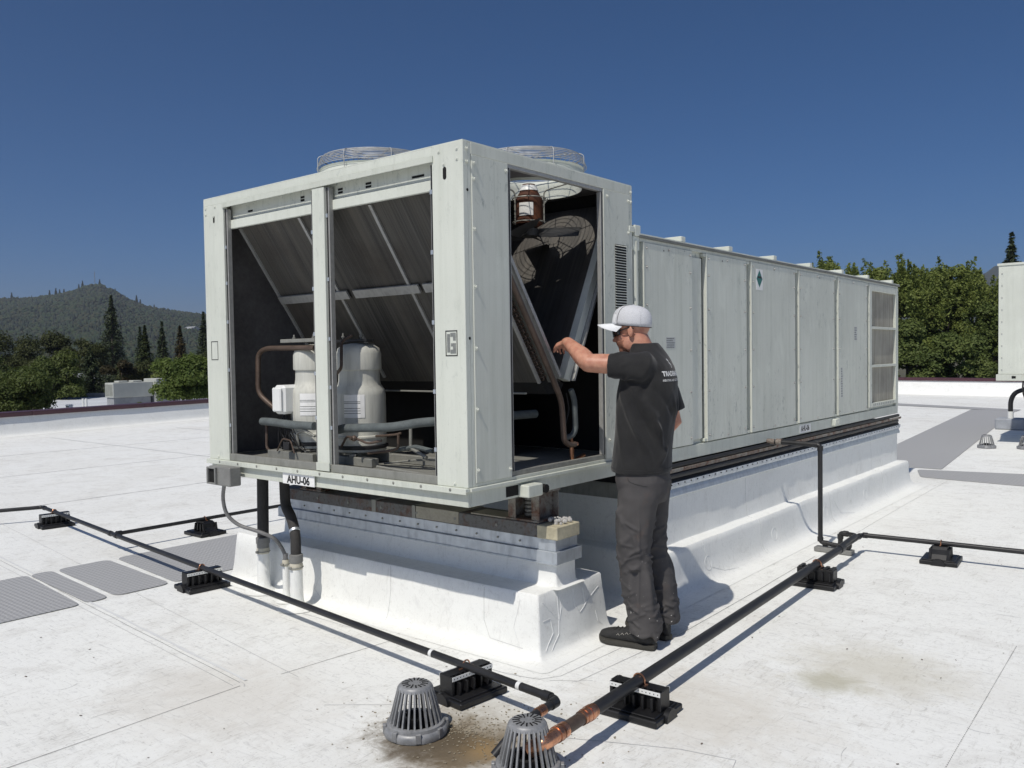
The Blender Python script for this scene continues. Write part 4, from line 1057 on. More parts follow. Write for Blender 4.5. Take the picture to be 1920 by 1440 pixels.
# ---------------- support blocks
def support_block(name, label, px, py, rz, style, group='black pipe support blocks'):
    c = (px, py, 0.003); t = thing(name, label, 'pipe support', c, rz, group)
    mb = MB(); mb.box(-.13, .13, -.152, .152, 0, .030, .005); mb.box(-.11, .11, -.135, .135, .0302, .037, .003); mb.build('base', BLKPL, t, local=True)
    mb = MB(); mb.lathe((0, -.152, .0), [(.05, -.012), (.05, .012)], 16, 'y'); mb.v = [(x, y, max(z, 0)) for x, y, z in mb.v]; mb.build('carry_tab', BLKPL, t, local=True)
    if style == 'strut':
        mb = MB(); mb.box(-.045, .045, -.130, -.112, .0372, .128, .003); mb.box(-.045, .045, .112, .130, .0372, .128, .003); mb.box(-.030, .030, -.111, .111, .0372, .104, .003)
        for k in range(5):
            for s_ in (-1, 1): mb.box(s_*.031, s_*.062, -.098+k*.045, -.086+k*.045, .0372, .098, .002)
        mb.build('block', BLKPL, t, local=True)
        mb = MB(); mb.box(-.030, .030, -.131, .131, .1285, .1300, .0)
        for k in range(9):
            mb.box(-.036, .036, -.128+k*.029, -.114+k*.029, .1045, .1280, .001)
        mb.build('ridged_top', BLKPL, t, local=True)
        for s_ in (-1, 1):
            mb = MB(); mb.box(s_*.0455, s_*.0480, -.129, .129, .106, .1265, .0005); st_ = mb.build('perforated_strip', WHITEPL, t, local=True)
            mb = MB()
            for k in range(13): mb.box(s_*.0481, s_*.0486, -.1195+k*.0193, -.1155+k*.0193, .1140, .1190)
            mb.build('strip_holes', BLKIN, st_, local=True)
    elif style == 'block':
        mb = MB(); mb.box(-.048, .048, -.125, .125, .0372, .118, .004)
        for k in range(5):
            for s_ in (-1, 1): mb.box(s_*.0485, s_*.068, -.11+k*.05, -.098+k*.05, .0372, .10, .002)
        for k in range(6): mb.box(-.048, .048, -.12+k*.042, -.095+k*.042, .1185, .127, .002)
        mb.build('block', BLKPL, t, local=True)
    else:
        mb = MB(); mb.extrude([(-.115, .0372), (.115, .0372), (.085, .07), (.075, .105), (.055, .125), (-.055, .125), (-.075, .105), (-.085, .07)], 'x', -.05, .05)
        for k in range(4):
            for s_ in (-1, 1): mb.extrude([(-.10+k*.052, .0372), (-.08+k*.052, .0372), (-.075+k*.043, .11), (-.085+k*.043, .11)], 'x', s_*.0505, s_*.072)
        mb.build('block', BLKPL, t, local=True)
    r_ = .0215 if style != 'strut' or True else .03
    return t
def clamp(t, r, z, lx=0):
    mb = MB(); a0 = radians(-10); pts = [(lx+0, (r+.002)*cos(a0+i*(pi+.35)/10), z+(r+.002)*sin(a0+i*(pi+.35)/10)) for i in range(11)]
    mb.tube([(lx, .045, .131), (lx, r+.004, .131)]+pts+[(lx, -r-.004, .131), (lx, -.045, .131)], .004, 6); mb.build('clamp', COPPER, t, local=True)
def pipe_y(x):   # pipe 1 centre line
    A_, B_ = (Vector(tee), Vector(e2)); t = (x-A_.x)/(B_.x-A_.x); return A_.y+(B_.y-A_.y)*t
def pipe_x(y):
    t = (y-q1.y)/(q3.y-q1.y); return q1.x+(q3.x-q1.x)*t
t1 = math.atan2(e2[1]-tee[1], e2[0]-tee[0]); t2 = math.atan2(q3.y-q1.y, q3.x-q1.x)
t = support_block('pipe_support', 'black pipe block with white perforated strip next to the first roof drain', .115, pipe_y(.115)+.01, t1, 'strut'); clamp(t, .019, ZP_)
t = support_block('pipe_support', 'black pipe block with white perforated strip beside the copper couplings', pipe_x(.17), .17, t2, 'strut'); clamp(t, .027, ZP_)
t = support_block('pipe_support', 'black pipe block with white strip in front of the white pipe boots', -2.70, pipe_y(-2.70), t1, 'strut'); clamp(t, .019, ZP_)
t = support_block('pipe_support', 'black pipe block with white strip at the elbow far out on the roof', -6.0, e1[1]+(tee[1]-e1[1])*((-6.0-e1[0])/(tee[0]-e1[0])), math.atan2(tee[1]-e1[1], tee[0]-e1[0]), 'strut'); clamp(t, .019, ZP_)
t = support_block('pipe_support', 'stepped black pipe block under the short branch pipe', tee[0]+.007, tee[1]+.86, pi/2, 'step'); clamp(t, .017, ZP_)
t = support_block('pipe_support', 'ribbed black pipe block near the foot of the drain riser', pipe_x(2.75), 2.75, t2, 'block'); clamp(t, .027, ZP_)
t = support_block('pipe_support', 'stepped black pipe block under the pipe leading to the second unit', q4.x-.02, q4.y, math.atan2(q4.y-q3.y, q4.x-q3.x), 'step'); clamp(t, .019, ZP_)

# ---------------- roof drains
def roof_drain(label, x, y, s=1.0, bars=26, group='domed roof drain strainers'):
    t = thing('roof_drain', label, 'roof drain', (x, y, .003), random.random(), group); t.scale = (s, s, s)
    mb = MB(); mb.lathe((0, 0, 0), [(.138, 0), (.140, .02), (.132, .034), (.128, .036), (.126, .050), (.116, .054), (.104, .052), (.104, .0)], 40, caps=False); mb.build('base_ring', DRAIN, t, local=True)
    mb = MB(); mb.box(-.012, .012, .128, .142, .004, .045, .002); lg = mb.build('ring_lug', DRAIN, t, local=True)
    for k in range(1, 8): o = bpy.data.objects.new('ring_lug', lg.data); COL.objects.link(o); o.parent = t; o.rotation_euler = (0, 0, 2*pi*k/8)
    mb = MB(); mb.lathe((0, 0, 0), [(.0, .212), (.05, .213), (.066, .210), (.074, .203), (.076, .190), (.070, .188), (.066, .198), (.0, .200)], 32); d = mb.build('dome_top', DRAIN, t, local=True)
    mb = MB()
    for k in range(16): mb.box(-.003, .003, .030, .058, .2128, .2142, 0, Matrix.Rotation(2*pi*k/16, 4, 'Z'))
    for k in range(3): mb.lathe((.022*cos(k*2.1), .022*sin(k*2.1), .2131), [(.003, 0), (.003, .0008)], 6)
    mb.build('dome_slots', BLKIN, d, local=True)
    mb = MB(); r0, r1 = .073, .112
    mb.extrude([(r1-.005, .045), (r1+.006, .045), (r0+.004, .198), (r0-.006, .198)], 'y', -.0038, .0038)
    first = mb.build('bar', DRAIN, t, local=True)
    for k in range(1, bars):
        o = bpy.data.objects.new('bar', first.data); COL.objects.link(o); o.parent = t; o.rotation_euler = (0, 0, 2*pi*k/bars)
    mb = MB(); mb.lathe((0, 0, 0), [(.10, .002), (.07, .006), (.03, .004)], 24); mb.build('sump', BLKIN, t, local=True)
    mb = MB(); mb.lathe((0, 0, 0), [(.050, .006), (.055, .07), (.045, .075), (.04, .02)], 16); mb.build('overflow_collar', BLKPL, t, local=True)
    return t
c = onZ(780, 1372); roof_drain('domed grey roof drain strainer standing in the brown stain', c.x, c.y)
c = onZ(990, 1452); roof_drain('domed grey roof drain strainer beside the copper pipe elbow', c.x, c.y)
c = onZ(1850, 840); roof_drain('small domed roof drain beyond the long curb', c.x, c.y, 1.0, 18)
c = onZ(1925, 842); roof_drain('domed roof drain in front of the second unit', c.x, c.y, 1.0, 18)

# ---------------- risers with boots
def boot(x, y, z1, r, lab):
    t = thing('pipe_boot', lab, 'pipe boot', (x, y, .0)); mb = MB()
    mb.lathe((x, y, 0), [(r*3.2, .004), (r*1.9, .010), (r*1.15, .04), (r*1.04, .09), (r, z1)], 28, caps=False); mb.build('sleeve', MEMBC, t)
    mb = MB(); mb.lathe((x, y, 0), [(r*1.02, z1-.01), (r*1.10, z1), (r*1.08, z1+.02), (r*.95, z1+.035)], 20, caps=False); mb.build('sealant', simple('yellowed_sealant', (.55, .52, .42), .6), t)
    mb = MB(); mb.tube([(x+r*1.1*cos(a), y+r*1.1*sin(a), z1+.004) for a in [2*pi*i/24 for i in range(25)]], .004, 6); mb.box(x-.01, x+.015, y-r*1.1-.012, y-r*1.1, z1-.004, z1+.012, .002); mb.build('hose_clamp', GALV_D, t)
    return t
Bt = [(onY(494, 1055, .33).x, .33, .28, .042), (onY(536, 1070, .27).x, .27, .25, .022), (onY(556, 1085, .215).x, .215, .27, .040)]
boot(*Bt[0], 'white membrane boot of the straight riser pipe'); boot(*Bt[1], 'slim white boot holding the grey conduit between two risers'); boot(*Bt[2], 'white membrane boot of the bent riser pipe')
x, y, z1, r = Bt[0]
rp = thing('riser_pipe', 'straight dark insulated riser pipe under the unit corner', 'pipe', (x, y, z1))
mb = MB(); mb.cyl((x, y, z1-.03), (x-.01, y+.02, .953), .040, 16); mb.build('insulation', simple('dark_insulation', (.035, .034, .033), .75, 0, .4, 14, 90, .4), rp)
mb = MB(); mb.lathe((x, y, 0), [(.046, z1+.06), (.048, z1+.062), (.048, z1+.10), (.042, z1+.105)], 20); mb.lathe((x, y, 0), [(.043, z1+.03), (.044, z1+.06)], 20); mb.build('collar', GREYPL, rp)
x, y, z1, r = Bt[2]
rp = thing('riser_pipe', 'bent dark insulated riser pipe with a silver clamp', 'pipe', (x, y, z1))
pts = [onY(553, 1060, y), onY(553, 1000, y), onY(546, 968, y+.03), onY(535, 950, y+.06), onY(533, 905, y+.08)]; pts.append(pts[-1]+Vector((0, 0, .14))); pts[0] = Vector((x, y, z1-.03))
pts[1].x = x
mb = MB(); mb.tube(pts, .034, 16, .06); mb.build('insulation', simple('dark_insulation_b', (.04, .038, .036), .75, 0, .4, 14, 90, .4), rp)
mb = MB(); mb.lathe((x, y, 0), [(.043, z1+.035), (.045, z1+.04), (.045, z1+.085), (.036, z1+.09)], 20); mb.build('collar', GREYPL, rp)
mb = MB(); c = pts[1].lerp(pts[2], .15); dv = (pts[2]-pts[1]).normalized(); mb.cyl(c-dv*.008, c+dv*.008, .0365, 16); mb.build('clamp', GALV, rp)
x, y, z1, r = Bt[1]
cp = [onY(421, 905, -.08), onY(417, 935, -.05), onY(424, 965, -.01), onY(446, 985, .04), onY(484, 996, .11), onY(516, 1009, .18), onY(529, 1028, .25), Vector((x, y, z1+.06)), Vector((x, y, z1-.02))]
mb = MB(); mb.tube(cp, .0125, 10, .07, fs=4); mb.cyl((x, y, z1+.03), (x, y, z1+.075), .017, 12)
solo('flexible_conduit', mb, CONDU, 'curved grey flexible conduit from the outlet box to a white boot', 'conduit')

# ---------------- second unit at the right edge of the picture
u2 = thing('rooftop_unit', 'second pale rooftop unit standing on a curb beyond the drains', 'air handler', (1.6, 14.6, 1.15))
ux, uy, uz0, uz1 = .17, 13.0, 1.15, 3.02
mb = MB(); mb.box(ux, ux+3.4, uy+.02, uy+2.4, uz0, uz1-.02, .004); mb.build('casing', PAINT, u2)
for k, (a, b) in enumerate(((0, .42), (.43, 1.35), (1.36, 2.3), (2.31, 3.4))):
    mb = MB(); mb.box(ux+a, ux+b, uy, uy+.0195, uz0+.05, uz1-.005, .003); mb.build('panel', PAINT, u2)
mb = MB(); mb.box(ux-.03, ux+3.43, uy-.03, uy+2.43, uz0-.06, uz0+.046, .004); mb.build('base_rail', PAINTR, u2)
mb = MB(); mb.box(ux-.02, ux+3.42, uy-.015, uy+2.42, uz1-.019, uz1+.02, .004); mb.build('roof_sheet', PAINT, u2)
mb = MB()
for xx in (.05, .39, .47, 1.3):
    for k in range(9): mb.tube([(ux+xx, uy, uz0+.12+k*.2), (ux+xx, uy-.008, uz0+.12+k*.2)], .01, 6)
mb.build('screws', GASK, u2, kind='stuff')
mb = MB(); mb.box(ux+.2, ux+.26, uy-.034, uy-.0305, uz0-.02, uz0+.02); mb.build('rail_slot', BLKIN, u2)
mb = curb_shape(ux+.5, ux+3.2, uy+.5, uy+2.2, [(.2, .003), (.1, .04), (.06, .12), (0, .4), (0, 1.088)], .03, .2, .006, 3); c2b = mb.build('roof_curb', MEMBC); tag(c2b, 'white membrane curb under the second unit', 'curb')
mb = MB(); bp = onZ(1900, 805); mb.box(bp.x-.30, bp.x+1.0, bp.y-.2, bp.y+.3, .003, .22, .02); solo('equipment_sleeper', mb, simple('grey_membrane_block', (.33, .35, .38), .6), 'low grey block under the bent drain hose of the second unit', 'sleeper')
mb = MB(); zc = .22; mb.tube([(bp.x-.05, bp.y+.0, zc-.02), (bp.x-.05, bp.y, zc+.36), (bp.x+.02, bp.y, zc+.52), (bp.x+.22, bp.y, zc+.60), (bp.x+.9, bp.y, zc+.70)], .045, 12, .12); solo('drain_hose', mb, PIPEB, 'thick black bent drain pipe rising from the grey block', 'pipe')
mb = MB(); cq = Vector((ux+.35, uy+.1, uz0-.04)); mb.tube([cq, cq+Vector((-.02, .05, -.22)), cq+Vector((.05, .2, -.45)), cq+Vector((.5, .6, -.52))], .014, 8, .12); solo('power_cable', mb, BLACK, 'thin black cable hanging below the second unit', 'cable')
mb = MB(); mb.cyl((bp.x-.05, bp.y, .221), (bp.x-.05, bp.y, .36), .055, 14); solo('pipe_boot', mb, MEMBC, 'short white boot on the grey block of the second unit', 'pipe boot')
# ================================================================== surroundings
GZ = -5.0
def np_mesh(name, V, F4, mats, uvcol=None, smooth=False, midx=None):
    me = bpy.data.meshes.new(name); V = np.asarray(V, dtype=np.float32); F4 = np.asarray(F4, dtype=np.int32); k = F4.shape[1]
    me.vertices.add(len(V)); me.vertices.foreach_set('co', V.ravel())
    me.loops.add(F4.size); me.loops.foreach_set('vertex_index', F4.ravel())
    me.polygons.add(len(F4)); me.polygons.foreach_set('loop_start', np.arange(0, F4.size, k, dtype=np.int32))
    if smooth: me.polygons.foreach_set('use_smooth', np.ones(len(F4), dtype=bool))
    for m_ in mats: me.materials.append(m_)
    if midx is not None: me.polygons.foreach_set('material_index', np.asarray(midx, dtype=np.int32))
    me.update(calc_edges=True); return me
def leafmat(name, c1, c2, c3, trans=.38, sc=1.0):
    t = NT(name)
    n1 = t.noise(t.co, .9*sc, 3); n2 = t.noise(t.co, 6*sc, 2)
    col = t.mix(t.ramp(n1, .35, .65), c1, c2); col = t.mix(t.ramp(n2, .55, .75, 0, .7), col, c3)
    t.out(col, .6, 0, .25)
    tr = t.n('ShaderNodeBsdfTranslucent'); t.l(col, tr.inputs['Color']); mx = t.n('ShaderNodeMixShader'); mx.inputs[0].default_value = trans
    t.l(t.b.outputs[0], mx.inputs[1]); t.l(tr.outputs[0], mx.inputs[2]); t.l(mx.outputs[0], t.t.nodes['Material Output'].inputs['Surface'])
    return t.m
BARK = simple('bark', (.06, .048, .038), .9, 0, .4, 3, 30, .5)
LEAF = {'olive_d': leafmat('leaves_olive_dark', (.155, .195, .055), (.10, .14, .04), (.22, .245, .075)),
        'bright': leafmat('leaves_bright', (.14, .185, .042), (.095, .14, .032), (.20, .235, .065)),
        'green': leafmat('leaves_green', (.11, .14, .038), (.075, .105, .027), (.17, .185, .06)),
        'dark': leafmat('leaves_dark', (.072, .084, .026), (.052, .064, .021), (.11, .108, .04)),
        'olive': leafmat('leaves_olive', (.225, .27, .070), (.15, .195, .05), (.31, .33, .11)),
        'brown': leafmat('leaves_brown', (.060, .046, .022), (.05, .05, .02), (.085, .055, .026)),
        'needle': leafmat('needles', (.055, .074, .032), (.040, .058, .026), (.085, .098, .044), .15),
        'needle_g': leafmat('needles_green', (.046, .062, .016), (.032, .048, .014), (.075, .072, .022), .15),
        'needle_b': leafmat('needles_brown', (.075, .058, .02), (.05, .05, .018), (.10, .07, .026), .15)}
def leaf_quads(P, N, size, rng, asp=.55):
    """P (n,3) centres, N (n,3) rough normals -> quads"""
    n = len(P); N = N + rng.normal(0, .55, (n, 3)); N /= np.linalg.norm(N, axis=1)[:, None]+1e-9
    A = rng.normal(0, 1, (n, 3)); U = np.cross(N, A); U /= np.linalg.norm(U, axis=1)[:, None]+1e-9; Vv = np.cross(N, U)
    s_ = (size*rng.uniform(.6, 1.35, n))[:, None]
    c = np.stack([P-U*s_, P-Vv*s_*asp, P+U*s_, P+Vv*s_*asp], 1)
    return c.reshape(-1, 3)
def tree_trunk(h, r0, lim, seed):
    rnd = random.Random(seed); mb = MB()
    top = h*.62; pts = [(0, 0, -.1), (.03*h*rnd.uniform(-1, 1), .03*h*rnd.uniform(-1, 1), top*.5), (0, 0, top)]
    mb.tube(pts, [r0*1.25, r0*.8, r0*.35], 9)
    for c in lim:
        z0 = top*rnd.uniform(.35, .95); a = Vector((0, 0, z0)); b = Vector(c); mid = a.lerp(b, .5)+Vector((0, 0, .05*h)); mb.tube([a, mid, b], [r0*.35, r0*.2, r0*.07], 6)
    return mb
def broad_crown(h, r, n, leaf, seed, cb=.2, lobes=24, shoots=0, asp=.55):
    rng = np.random.default_rng(seed)
    cz = h*(1+cb)/2; az = h*(1-cb)/2
    d = rng.normal(0, 1, (lobes, 3)); d /= np.linalg.norm(d, axis=1)[:, None]
    d[:, 2] = np.abs(d[:, 2])*1.0 - .55*(rng.random(lobes) < .45)*np.abs(d[:, 2])*1.9
    rad = rng.uniform(.26, .46, lobes)*r
    k = rng.uniform(.45, .82, lobes)
    C = np.stack([d[:, 0]*r*k, d[:, 1]*r*k, cz+d[:, 2]*az*k], 1)
    per = np.maximum(20, (n*rad**2/np.sum(rad**2)).astype(int)); PP = []; NN = []
    for c, ra, m_ in zip(C, rad, per):
        q = rng.normal(0, 1, (m_, 3)); q /= np.linalg.norm(q, axis=1)[:, None]
        q[:, 2] = np.where(q[:, 2] < -.3, -q[:, 2]*.6, q[:, 2])
        rr = ra*(1-.45*rng.random(m_)**2.2)*(1+.14*np.sin(q[:, 0]*7+c[0])*np.cos(q[:, 1]*6+c[1]))
        PP.append(c+q*rr[:, None]*np.array([1, 1, .85])); NN.append(q*.8+np.array([0, 0, .5]))
    limbs = [tuple(c) for c in C[:12]]
    for s_ in range(shoots):
        a = rng.random()*2*pi; rr = r*np.sqrt(rng.random())*.95; z0 = cz+az*np.sqrt(max(0, 1-(rr/r)**2))*.55; L = rng.uniform(.05, .13)*h
        b = np.array([rr*np.cos(a), rr*np.sin(a), z0]); dr = np.array([np.cos(a)*.28+rng.normal(0, .12), np.sin(a)*.28+rng.normal(0, .12), 1.0]); dr /= np.linalg.norm(dr)
        m_ = 190; t = rng.random(m_)**.8; PP.append(b+dr*(t*L*1.35)[:, None]+rng.normal(0, 1, (m_, 3))*(.21*(1.15-t))[:, None]); NN.append(rng.normal(0, 1, (m_, 3))+dr*.2)
    V = leaf_quads(np.concatenate(PP), np.concatenate(NN), leaf, rng, asp); return V, limbs
def conifer_crown(h, r, n, leaf, seed, droop=.25, base=.06, pw=1.0):
    rng = np.random.default_rng(seed); lv = int(34+h*2.2); PP = []; NN = []; tips = []
    for i in range(lv):
        f = (i+rng.random()*.6)/lv; z = h*(base+(1-base)*f); R_ = r*(1-f)**pw*(.7+.5*rng.random())*min(1, .35+(1-f)*4)+.02
        nb = int(5+7*(1-f))
        for b in range(nb):
            a = 2*pi*(b+rng.random())/nb; L = R_*rng.uniform(.65, 1.12); m_ = max(6, int(n/lv/nb*(.3+1.5*(1-f))))
            t = rng.random(m_)**.75; x = t*L
            PP.append(np.stack([np.cos(a)*x+rng.normal(0, .05*L+.02, m_), np.sin(a)*x+rng.normal(0, .05*L+.02, m_), z-droop*x-.12*x*t+rng.normal(0, .035*h*(1-f)*.5+.03, m_)], 1))
            NN.append(np.stack([np.cos(a)*.3+rng.normal(0, .2, m_), np.sin(a)*.3+rng.normal(0, .2, m_), np.ones(m_)], 1))
    return leaf_quads(np.concatenate(PP), np.concatenate(NN), leaf, rng, .32), []
TREES = 0
def tree(px, topy, dist, wpx, kind, mat, label, group, seed, n=6000, leaf=None, cb=.15, lobes=24, shoots=0, name=None, cat='tree', pw=.88):
    c = atD(px, topy, dist); h = c.z-GZ; r = wpx/2/FPX*dist
    nm = name or ('conifer_tree' if kind == 'c' else 'leafy_tree')
    t = thing(nm, label, cat, (c.x, c.y, GZ), 0, group)
    if leaf is None: leaf = .0011*dist+.022
    n = int(n*1.9)
    if kind == 'c': V, limbs = conifer_crown(h, r*1.65, int(n*1.3), leaf*1.25, seed, pw=pw)
    else: V, limbs = broad_crown(h, r, n, leaf, seed, cb, lobes, shoots)
    F = np.arange(len(V)).reshape(-1, 4); me = np_mesh('crown', V, F, [LEAF[mat]])
    o = bpy.data.objects.new('crown', me); COL.objects.link(o); o.parent = t
    tree_trunk(h if kind != 'c' else h*1.5, max(.09, h*.018), limbs, seed).build('trunk', BARK, t, local=True)
    return t
GL = 'trees beyond the maroon coping below the hill'
T = [(14, 683, 32, 165, 'b', 'green', 'broad leafy tree overhanging the coping at the end of the white strip roof', 14000, .5, 30),
     (98, 645, 46, 120, 'b', 'green', 'mid green leafy tree in front of the dark tree row', 9000, .3, 24),
     (12, 602, 78, 135, 'b', 'dark', 'dark round tree at the end of the dark row', 7000, .2, 22),
     (100, 610, 84, 95, 'b', 'dark', 'dark round tree in the row left behind the mid green tree', 6000, .2, 20),
     (160, 609, 82, 95, 'b', 'dark', 'dark tree next to the tall pointed conifer', 6000, .2, 20),
     (208, 552, 104, 66, 'c', 'needle', 'tallest dark pointed conifer standing before the hill', 6500, 0, 0),
     (168, 652, 52, 120, 'c', 'needle', 'broad dark cedar behind the small rooftop unit', 8000, 0, 0),
     (222, 652, 62, 70, 'b', 'brown', 'brownish tree behind the small rooftop unit', 6000, .1, 18),
     (262, 612, 112, 30, 'c', 'needle', 'slim dark conifer right of the tallest conifer', 3000, 0, 0),
     (271, 610, 72, 56, 'c', 'needle_g', 'olive green conifer with a broad skirt', 5000, 0, 0),
     (303, 602, 78, 42, 'c', 'needle', 'dark conifer between the olive one and the brown one', 4500, 0, 0),
     (337, 610, 86, 52, 'c', 'needle_b', 'brownish conifer near the unit corner', 4500, 0, 0),
     (381, 584, 92, 50, 'c', 'needle', 'dark conifer half hidden by the unit corner', 4500, 0, 0),
     (345, 652, 36, 128, 'b', 'bright', 'bright green leafy tree above the coping by the unit corner', 13000, .45, 28),
     (262, 728, 38, 50, 'b', 'green', 'low green bush beside the small rooftop unit', 3500, .55, 12),
     (250, 672, 66, 100, 'b', 'dark', 'dark leafy tree behind the bright green tree', 5000, .1, 18),
     (310, 664, 64, 90, 'b', 'olive', 'olive tree between conifers and bright green tree', 5000, .1, 18),
     (45, 655, 60, 110, 'b', 'dark', 'dark leafy tree filling the gap behind the mid green tree', 5500, .1, 20),
     (-60, 630, 50, 150, 'b', 'green', 'leafy tree just past the frame edge beside the broad tree', 7000, .2, 24),
     (420, 640, 60, 120, 'b', 'dark', 'dark tree hidden behind the corner of the open unit', 5000, .1, 20),
     (130, 690, 58, 90, 'b', 'dark', 'dark low tree behind the second white building', 4500, .2, 18)]
for i, (px, ty, ds, wp, k, mt, lb_, n_, cb, lo) in enumerate(T):
    tree(px, ty, ds, wp, k, mt, lb_, GL, 100+i, n_, None, cb, lo)
srcs = [o for o in list(COL.objects) if o.get('group') == GL]
for px, ds, k in ((470, 62, 2), (520, 74, 9), (560, 55, 17), (610, 80, 3), (650, 70, 5), (690, 60, 4), (760, 66, 17), (830, 72, 2)):
    c = copy_tree(srcs[k]); q = atD(px, 700, ds); c.location = (q.x, q.y, GZ); c.rotation_euler = (0, 0, px*.1)
    c['label'] = 'tree beyond the coping hidden behind the open unit'; c['group'] = 'trees hidden behind the open unit'
GR = 'dense trees beyond the far parapet'
T = [(1566, 446, 47, 105, 'olive', 'thin olive tree top rising behind the long unit roof', 9000, 36),
     (1620, 478, 46, 120, 'green', 'olive green tree partly behind the filter end of the unit', 9000, 20),
     (1655, 462, 47, 90, 'olive', 'upright olive tree just past the end of the unit', 10000, 40),
     (1712, 460, 45, 110, 'olive', 'tall olive green tree with upright shoots in the middle of the row', 14000, 60),
     (1772, 460, 46, 120, 'olive', 'bushy olive green tree with feathery top beside the tallest', 14000, 60),
     (1822, 478, 48, 90, 'olive', 'olive tree leaning out at the end of the upright shoots', 10000, 40),
     (1865, 530, 44, 110, 'green', 'darker green tree behind the second unit', 10000, 10),
     (1930, 540, 46, 130, 'green', 'green tree hidden behind the second unit', 7000, 10),
     (1700, 590, 39, 130, 'green', 'low dark green tree in front of the olive trees', 9000, 0),
     (1790, 580, 39, 140, 'green', 'rounded green tree low in front of the feathery tree', 9000, 0),
     (1640, 620, 38, 100, 'green', 'low green tree at the foot of the row by the unit end', 6000, 0)]
for i, (px, ty, ds, wp, mt, lb_, n_, sh) in enumerate(T):
    tree(px, ty, ds, wp, 'b', 'olive_d' if mt == 'green' else mt, lb_, GR, 300+i, int(n_*2.1), .072, .12, 40, sh)
tree(1897, 432, 62, 84, 'c', 'needle', 'tall dark conifer with layered branches behind the second unit', None, 411, 7000, .12, name='conifer_tree', pw=.75)

# ---------------- terrain
HG = simple('dry_ground', (.09, .085, .05), .95, 0, .3, .02, .2)
mb = MB(); mb.quad((-4600, -4600, GZ), (4600, -4600, GZ), (4600, 4600, GZ), (-4600, 4600, GZ)); struct(mb.build('ground', HG))
def hill(name, cols, dist, d0, d1, mat, ncol, rough, seed):
    """cols: list of (px, skyline y); ridge at dist, toe at d0, far toe at d1"""
    xs = [c[0] for c in cols]; ys = [c[1] for c in cols]; V = []; rows = []; R_ = 26
    pxs = np.linspace(xs[0], xs[-1], ncol)
    def at(px, t):
        y = np.interp(px, xs, ys); d = ray(px, 720); d.z = 0; fl = CF.copy(); fl.z = 0
        top = atD(px, y, dist); hgt = top.z-GZ
        dd = d0+(dist-d0)*t if t <= 1 else dist+(d1-dist)*(t-1)
        k = (t**1.25) if t <= 1 else max(0, 1-(t-1))**1.3
        q = CAM + ray(px, y)*(dd/CF.dot(ray(px, y)))
        nz = rough*(noise.noise(Vector((q.x*.006, q.y*.006, seed)))+.5*noise.noise(Vector((q.x*.017, q.y*.017, seed))))*min(1, 4*k)*(1-.8*(abs(t-1) < .02))
        return Vector((q.x, q.y, GZ-1+hgt*k+nz))
    for px in pxs:
        rows.append(len(V))
        for j in range(R_+8):
            t = j/R_ if j <= R_ else 1+(j-R_)/8
            V.append(tuple(at(px, t)))
    n_ = R_+8; F = []
    for a in range(ncol-1):
        for j in range(n_-1): F.append((rows[a]+j, rows[a]+j+1, rows[a+1]+j+1, rows[a+1]+j))
    me = np_mesh(name, V, F, [mat], smooth=True); o = bpy.data.objects.new(name, me); COL.objects.link(o); struct(o)
    return o, at
HILLM = simple('hill_scrub', (.028, .033, .019), .95, 0, .5, .012, .12)
sk = [(-700, 640), (-350, 590), (-120, 566), (0, 558), (60, 556), (110, 551), (140, 544), (160, 538), (178, 535), (190, 534), (205, 541), (222, 548), (240, 558), (270, 570), (300, 577), (345, 584), (390, 592), (520, 612), (760, 640), (1000, 660)]
h1, at1 = hill('hill', sk, 1350, 420, 2000, HILLM, 110, 9, 3.0)
sk2 = [(1200, 652), (1500, 630), (1640, 600), (1740, 560), (1800, 535), (1832, 519), (1850, 510), (1872, 505), (1910, 498), (2000, 505), (2200, 540), (2600, 600)]
h2, at2 = hill('mountain', sk2, 2000, 900, 2600, simple('mountain_forest', (.035, .042, .03), .95, 0, .4, .01, .1), 60, 30, 8.0)
# woodland on the hill: one mass of small crowns
rng = np.random.default_rng(77); V = []; F = []; MI = []
def add_blob(q, h, r, con):
    n0 = len(V); k = 6
    if con:
        for zz, rr in ((.08, 1.0), (.5, .62)):
            for j in range(k): a = 2*pi*j/k+q.x; V.append((q.x+r*rr*cos(a)*rng.uniform(.75, 1.2), q.y+r*rr*sin(a)*rng.uniform(.75, 1.2), q.z+h*zz))
        V.append((q.x, q.y, q.z+h)); V.append((q.x, q.y, q.z+h))
    else:
        for zz, rr in ((.15, .85), (.62, 1.0)):
            for j in range(k): a = 2*pi*j/k+q.x; V.append((q.x+r*rr*cos(a)*rng.uniform(.7, 1.25), q.y+r*rr*sin(a)*rng.uniform(.7, 1.25), q.z+h*zz*rng.uniform(.85, 1.1)))
        V.append((q.x+r*.2, q.y, q.z+h)); V.append((q.x-r*.2, q.y, q.z+h*.97))
    m_ = rng.integers(0, 3) if not con else 3
    for j in range(k):
        j2 = (j+1) % k; F.append((n0+j, n0+j2, n0+k+j2, n0+k+j)); MI.append(m_)
        F.append((n0+k+j, n0+k+j2, n0+2*k, n0+2*k+1)); MI.append(m_)
for i in range(38000):
    px = rng.uniform(-330, 760); t = rng.uniform(.03, 1.0)**.9
    q = at1(px, t); con = rng.random() < .07 and t < .94
    h_ = rng.uniform(2.0, 5.0) if not con else rng.uniform(5, 10); r_ = h_*(.66 if not con else .2)
    if t > .985: h_ *= .55; r_ *= .6
    q.z -= 1.0; add_blob(q, h_, r_, con)
